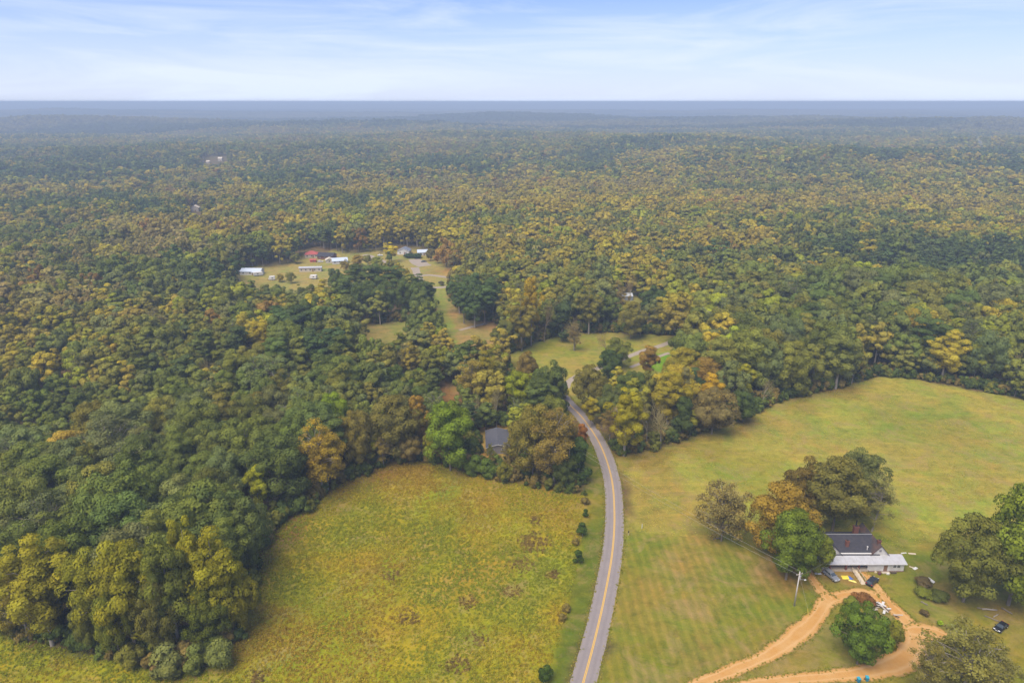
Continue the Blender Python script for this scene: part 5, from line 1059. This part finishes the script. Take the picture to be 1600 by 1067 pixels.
def instancer(name, pts, idx, rot, scl, tint, col, label, cat):
    me = bpy.data.meshes.new(name); me.vertices.add(len(pts)); me.vertices.foreach_set('co', np.asarray(pts, np.float32).ravel())
    a = me.attributes.new('proto', 'INT', 'POINT'); a.data.foreach_set('value', np.asarray(idx, np.int32))
    for nm, v in (('rot', rot), ('scl', scl), ('tint', tint)):
        a = me.attributes.new(nm, 'FLOAT_VECTOR', 'POINT'); a.data.foreach_set('vector', np.asarray(v, np.float32).ravel())
    o = tag(link(name, me), label, cat, kind='stuff')
    ng = bpy.data.node_groups.new(name + '_scatter', 'GeometryNodeTree')
    ng.interface.new_socket('Geometry', in_out='INPUT', socket_type='NodeSocketGeometry'); ng.interface.new_socket('Geometry', in_out='OUTPUT', socket_type='NodeSocketGeometry')
    gi, go = ng.nodes.new('NodeGroupInput'), ng.nodes.new('NodeGroupOutput'); ip = ng.nodes.new('GeometryNodeInstanceOnPoints'); cinf = ng.nodes.new('GeometryNodeCollectionInfo')
    cinf.inputs['Collection'].default_value = col; cinf.inputs['Separate Children'].default_value = True; cinf.inputs['Reset Children'].default_value = True
    def na(nm, ty):
        n = ng.nodes.new('GeometryNodeInputNamedAttribute'); n.data_type = ty; n.inputs['Name'].default_value = nm; return n.outputs[0]
    L = ng.links.new; L(gi.outputs[0], ip.inputs['Points']); L(cinf.outputs[0], ip.inputs['Instance']); ip.inputs['Pick Instance'].default_value = True
    L(na('proto', 'INT'), ip.inputs['Instance Index']); L(na('rot', 'FLOAT_VECTOR'), ip.inputs['Rotation']); L(na('scl', 'FLOAT_VECTOR'), ip.inputs['Scale']); L(ip.outputs[0], go.inputs[0])
    md = o.modifiers.new('scatter', 'NODES'); md.node_group = ng
    return o
def belt(name, x, y, h, wd, ci, col, label, per=2):
    n = len(x); fsel = rng.integers(0, 3, n); fi = np.array([LODF.index(CFORM[c][k]) for c, k in zip(ci, fsel)])
    idx = fi * per + rng.integers(0, per, n); tint = (.84 * COLS[ci] + .16 * local_mean(x, y)) * rng.uniform(.85, 1.17, (n, 1)) * rng.uniform(.95, 1.05, (n, 3))
    wf = np.array([1.08, 1.08, .85, .62, .72, 1.0])[fi]
    return instancer(name, np.stack([x, y, terr(x, y) - .1], 1), idx, np.stack([np.zeros(n), np.zeros(n), rng.uniform(0, 6.28, n)], 1), np.stack([wd * wf, wd * wf, h], 1), tint, col, label, 'woodland')
def local_mean(x, y):
    px, py, _ = proj(x, y, terr(x, y) + 13); return stand_mix(px, py, x, y) @ COLS
def colours(x, y):
    px, py, _ = proj(x, y, terr(x, y) + 13); return choose(stand_mix(px, py, x, y), x, y)
LA = lod_set('a', 4200, 1.45, 40, True); LB = lod_set('bb', 1100, 2.6, 26, False); LC = lod_set('ccc', 240, 4.8, 14, False)
belt('woods', x[rest], y[rest], h[rest], wd[rest], ci[rest], LA, 'mixed autumn woodland filling in behind the trees round the fields')
x, y, h, wd = scatter(430, 1000, 8.4, 12, 24, (.55, .92)); ok = free_mask(x, y, h, wd)
for tx, ty, tr_ in tree_xy:
    if ty > 400: ok &= np.hypot(x - tx, y - ty) > tr_ * 0.7 + wd * 0.22
for q in road_all[::6]: ok &= np.hypot(x - q[0], y - q[1]) > 8
x, y, h, wd = x[ok], y[ok], h[ok], wd[ok]; belt('woodland', x, y, h, wd, colours(x, y), LB, 'autumn woodland beyond the houses')
x, y, h, wd = scatter(1000, 3000, 10, 11, 25, (.45, .85)); ok = free_mask(x, y, h, wd); x, y, h, wd = x[ok], y[ok], h[ok], wd[ok]
belt('forest', x, y, h, wd, colours(x, y), LC, 'far autumn forest turning blue with distance')
# canopy patches towards the horizon: each a knot of crowns
pc = bpy.data.collections.new('protos_patch'); rng = np.random.default_rng(5)
for k in range(6):
    VV = []; TT = []
    for _ in range(40):
        c0 = np.array([*rng.uniform(-38, 38, 2), 0]); hh = rng.uniform(13, 24); ww = rng.uniform(9, 15); nq = 12; d = unit(nq); d[:, 2] = np.abs(d[:, 2])
        pos = c0 + d * np.array([ww / 2, ww / 2, hh * .45]) + np.array([0, 0, hh * .55]); VV.append(leaf_quads(pos, d, ww * .62)); tn = np.clip(rng.normal(.5, .22), 0, 1); TT.append(np.tile([[tn, rng.random() * .8, 0]], (nq * 4, 1)))
    VV = np.concatenate(VV); o = bpy.data.objects.new(f'patch{k}', npmesh(f'patch{k}', VV, np.arange(len(VV)).reshape(-1, 4), mats=[LEAF_I], attrs={'tone': np.concatenate(TT)})); pc.objects.link(o)
def patches(name, d0, d1, sp, sc0, label):
    x, y, h, wd = scatter(d0, d1, sp, 1, 1.2, (1, 1), .86); n = len(x)
    t_ = fbm(x * .5, y, 420, 91)[:, None]; t2 = fbm(x * .3, y, 520, 95)[:, None]
    tint = np.array([[.100, .105, .050]]) * (1 - t_) + np.array([[.165, .130, .060]]) * t_; dk = sstep(.46, .56, t2); tint = tint * (1 - dk) + np.array([[.045, .060, .038]]) * dk
    instancer(name, np.stack([x, y, terr(x, y) - .5], 1), rng.integers(0, 6, n), np.stack([np.zeros(n), np.zeros(n), rng.uniform(0, 6.28, n)], 1), np.stack([np.full(n, sc0)] * 2 + [rng.uniform(.85, 1.25, n)], 1), tint, pc, label, 'forest')
patches('distant_forest', 3000, 9000, 62, .95, 'hazy forest ridges in the distance'); patches('horizon_forest', 9000, 24000, 190, 2.9, 'blue forest plain meeting the horizon')

# ------------------------------------------------------------------ undergrowth, weeds, grass
bc = bpy.data.collections.new('protos_bush')
for k in range(4):
    (Vt, Qt), (Vc, Qc, tn) = make_tree('bush', 700 + k, 420, 1.8, 12, False, 3); Vc = Vc / np.array([5, 5, 4]); bc.objects.link(bpy.data.objects.new(f'bush{k}', npmesh(f'bush{k}', Vc, Qc, mats=[LEAF_I], attrs={'tone': tn})))
rng = np.random.default_rng(17)
n = 120000; x = rng.uniform(-190, 260, n); y = rng.uniform(100, 470, n); ok = np.abs(x) < y * .85 + 20
z = np.zeros(n); isfield = np.zeros(n, bool)
WK = [W(p) for p in (MEADOW, PASTURE, LAWN, YARD, VERGE_L, CLEAR_MID, STRIP, MEADOW2, SETTLE, HOUSE2)]
def infield(x, y):
    m = np.zeros(len(x), bool)
    for p in WK: m |= inpoly(x, y, p)
    return m
f0 = infield(x, y); edge = np.zeros(n, bool)
for dx_, dy_ in ((7, 0), (-7, 0), (0, -8), (5, -5), (-5, -5)): edge |= infield(x + dx_, y + dy_)
ok &= ~f0 & edge & (rng.random(n) < .5)
for q in road_all[::3]: ok &= np.hypot(x - q[0], y - q[1]) > 4.2
hh = rng.uniform(1.6, 5.2, n) * (.6 + .8 * fbm(x, y, 20, 5)); ww = hh * rng.uniform(.9, 1.3, n)
for q_, p in enumerate(KEEP): 
    for fz in ((0,) if q_ < 5 else (0, .9)): 
        a, b, _ = proj(x, y, hh * fz); ok &= ~inpoly(a, b, p)
x, y, hh, ww = x[ok], y[ok], hh[ok], ww[ok]; n = len(x)
pal = np.array([(.065, .085, .032), (.075, .095, .034), (.11, .11, .035), (.12, .09, .045), (.16, .12, .065), (.055, .075, .035)]); tint = pal[rng.integers(0, 6, n)] * rng.uniform(.8, 1.25, (n, 1))
instancer('undergrowth', np.stack([x, y, np.zeros(n) - .1], 1), rng.integers(0, 4, n), np.stack([np.zeros(n), np.zeros(n), rng.uniform(0, 6.28, n)], 1), np.stack([ww, ww, hh], 1), tint, bc, 'tangled undergrowth along the edges of the woods', 'undergrowth')
# weeds
wc = bpy.data.collections.new('protos_weed')
for k in range(5):
    nq = 26; d = unit(nq); d[:, 2] = np.abs(d[:, 2]); pos = d * np.array([.5, .5, .8]) * rng.uniform(.3, 1, (nq, 1)); nr = d + unit(nq) * .8; nr /= np.linalg.norm(nr, axis=1)[:, None]
    V = leaf_quads(pos, nr, .26, .4); tn = np.repeat(np.stack([rng.random(nq), rng.random(nq) * .6, np.zeros(nq)], 1), 4, 0)
    wc.objects.link(bpy.data.objects.new(f'weed{k}', npmesh(f'weed{k}', V, np.arange(nq * 4).reshape(-1, 4), mats=[LEAF_I], attrs={'tone': tn})))
def weeds(name, poly, n, smin, smax, pal, label, seed, brown=()):
    r = np.random.default_rng(seed); P = np.array(W(poly)); lo = np.maximum(P.min(0), (-180, 85)); hi = np.minimum(P.max(0), (280, 420))
    x = r.uniform(lo[0], hi[0], n); y = r.uniform(lo[1], hi[1], n); m = inpoly(x, y, [tuple(p) for p in P]) & (np.abs(x) < y * .85 + 15)
    for q in road_all[::3]: m &= np.hypot(x - q[0], y - q[1]) > 5.0
    m &= (fbm(x, y, 11, seed) + .35 * r.random(n)) > (.36 if name == 'weeds' else .50)
    x, y = x[m], y[m]; n = len(x); s = r.uniform(smin, smax, n) * (.6 + .8 * fbm(x, y, 7, seed + 3))
    f = fbm(x, y, 22, seed + 9); k = np.clip((f - .3) / .4 * len(pal) + r.normal(0, .9, n), 0, len(pal) - .01).astype(int); tint = np.array(pal)[k] * r.uniform(.8, 1.25, (n, 1))
    zz = s * r.uniform(.5, 1.0, n) * (1 if name == 'weeds' else .55)
    for bx2, by2, rad in brown:
        gx2, gy2 = G(bx2, by2); d = np.hypot(x - gx2, y - gy2) + r.normal(0, rad * .25, n); q = d < rad; tint[q] = np.array((.165, .112, .062)) * r.uniform(.7, 1.3, (q.sum(), 1)); zz[q] *= 1.3
    return instancer(name, np.stack([x, y, np.zeros(n) - .02], 1), r.integers(0, 5, n), np.stack([np.zeros(n), np.zeros(n), r.uniform(0, 6.28, n)], 1), np.stack([s, s, zz], 1), tint, wc, label, 'weeds')
weeds('weeds', MEADOW, 90000, .4, 1.1, [(.17, .18, .028), (.195, .19, .026), (.225, .20, .026), (.25, .205, .03), (.255, .19, .036), (.24, .165, .04)], 'yellow and olive weeds covering the overgrown field', 23,
      [(835, 848, 4.2), (815, 886, 3.2), (800, 925, 2.2), (730, 940, 2.2), (746, 1000, 2.0), (715, 1040, 2.4), (405, 1060, 1.8), (838, 815, 1.8), (862, 898, 1.6), (640, 965, 2.5), (610, 900, 2)])
weeds('pasture_grass', PASTURE, 60000, .25, .6, [(.195, .19, .05), (.23, .205, .058), (.255, .22, .065), (.265, .22, .08)], 'tufted dry grass over the pasture', 29)

def fringe(name, obs, label, seed):
    r = np.random.default_rng(seed); P = []
    for o in obs:
        co = np.zeros(len(o.data.vertices) * 3); o.data.vertices.foreach_get('co', co); co = co.reshape(-1, 15, 3)
        for e in (0, 14):
            L = co[:, e, :2]; L = L[(L[:, 1] < 330) & (L[:, 1] > 80)]
            for k in range(5): P.append(L + r.normal(0, .34, L.shape))
    P = np.concatenate(P); n = len(P); s = r.uniform(.25, .75, n)
    pal = np.array([(.12, .13, .025), (.15, .15, .03), (.19, .165, .04), (.22, .175, .06)]); tint = pal[r.integers(0, 4, n)] * r.uniform(.8, 1.2, (n, 1))
    instancer(name, np.column_stack([P, np.zeros(n)]), r.integers(0, 5, n), np.stack([np.zeros(n), np.zeros(n), r.uniform(0, 6.28, n)], 1), np.stack([s, s, s * .5], 1), tint, wc, label, 'grass')
fringe('edge_grass', [road] + [o for o in COL.objects if o.name.split('.')[0] in ('driveway', 'driveway_spur', 'driveway_apron', 'parking_track')], 'ragged grass along the edges of the road and clay drives', 41)

# ------------------------------------------------------------------ haze and a thread of smoke
def vol_mat(name, col, dens, aniso=0.0):
    m = bpy.data.materials.new(name); m.use_nodes = True; t = m.node_tree; t.nodes.clear()
    v = N(t, 'ShaderNodeVolumePrincipled'); v.inputs['Color'].default_value = (*col, 1); v.inputs['Density'].default_value = dens; v.inputs['Anisotropy'].default_value = aniso; v.inputs['Density Attribute'].default_value = ''
    o = N(t, 'ShaderNodeOutputMaterial'); t.links.new(v.outputs[0], o.inputs['Volume']); return m
HAZE = vol_mat('haze_air', (0.53, 0.66, 0.83), 3.1e-4)
hz = MB().box(-33000, -600, -90, 33000, 33000, 117.5).build('haze', HAZE); tag(hz, 'pale blue haze filling the air over the forest', 'haze', kind='stuff')

sx1, sy1 = G(1531, 241); sz1 = float(terr(sx1, sy1))
sm = MB().tube([(sx1, sy1, sz1 + 6), (sx1 + 2, sy1, sz1 + 14), (sx1 - 4, sy1 + 2, sz1 + 26), (sx1 - 12, sy1 + 3, sz1 + 38)], [1.5, 2.8, 4.0, 2.0], 10).build('smoke', vol_mat('smoke_air', (0.9, 0.92, 0.95), 0.05)); tag(sm, 'thin thread of pale smoke rising from the far wood', 'smoke', kind='stuff')
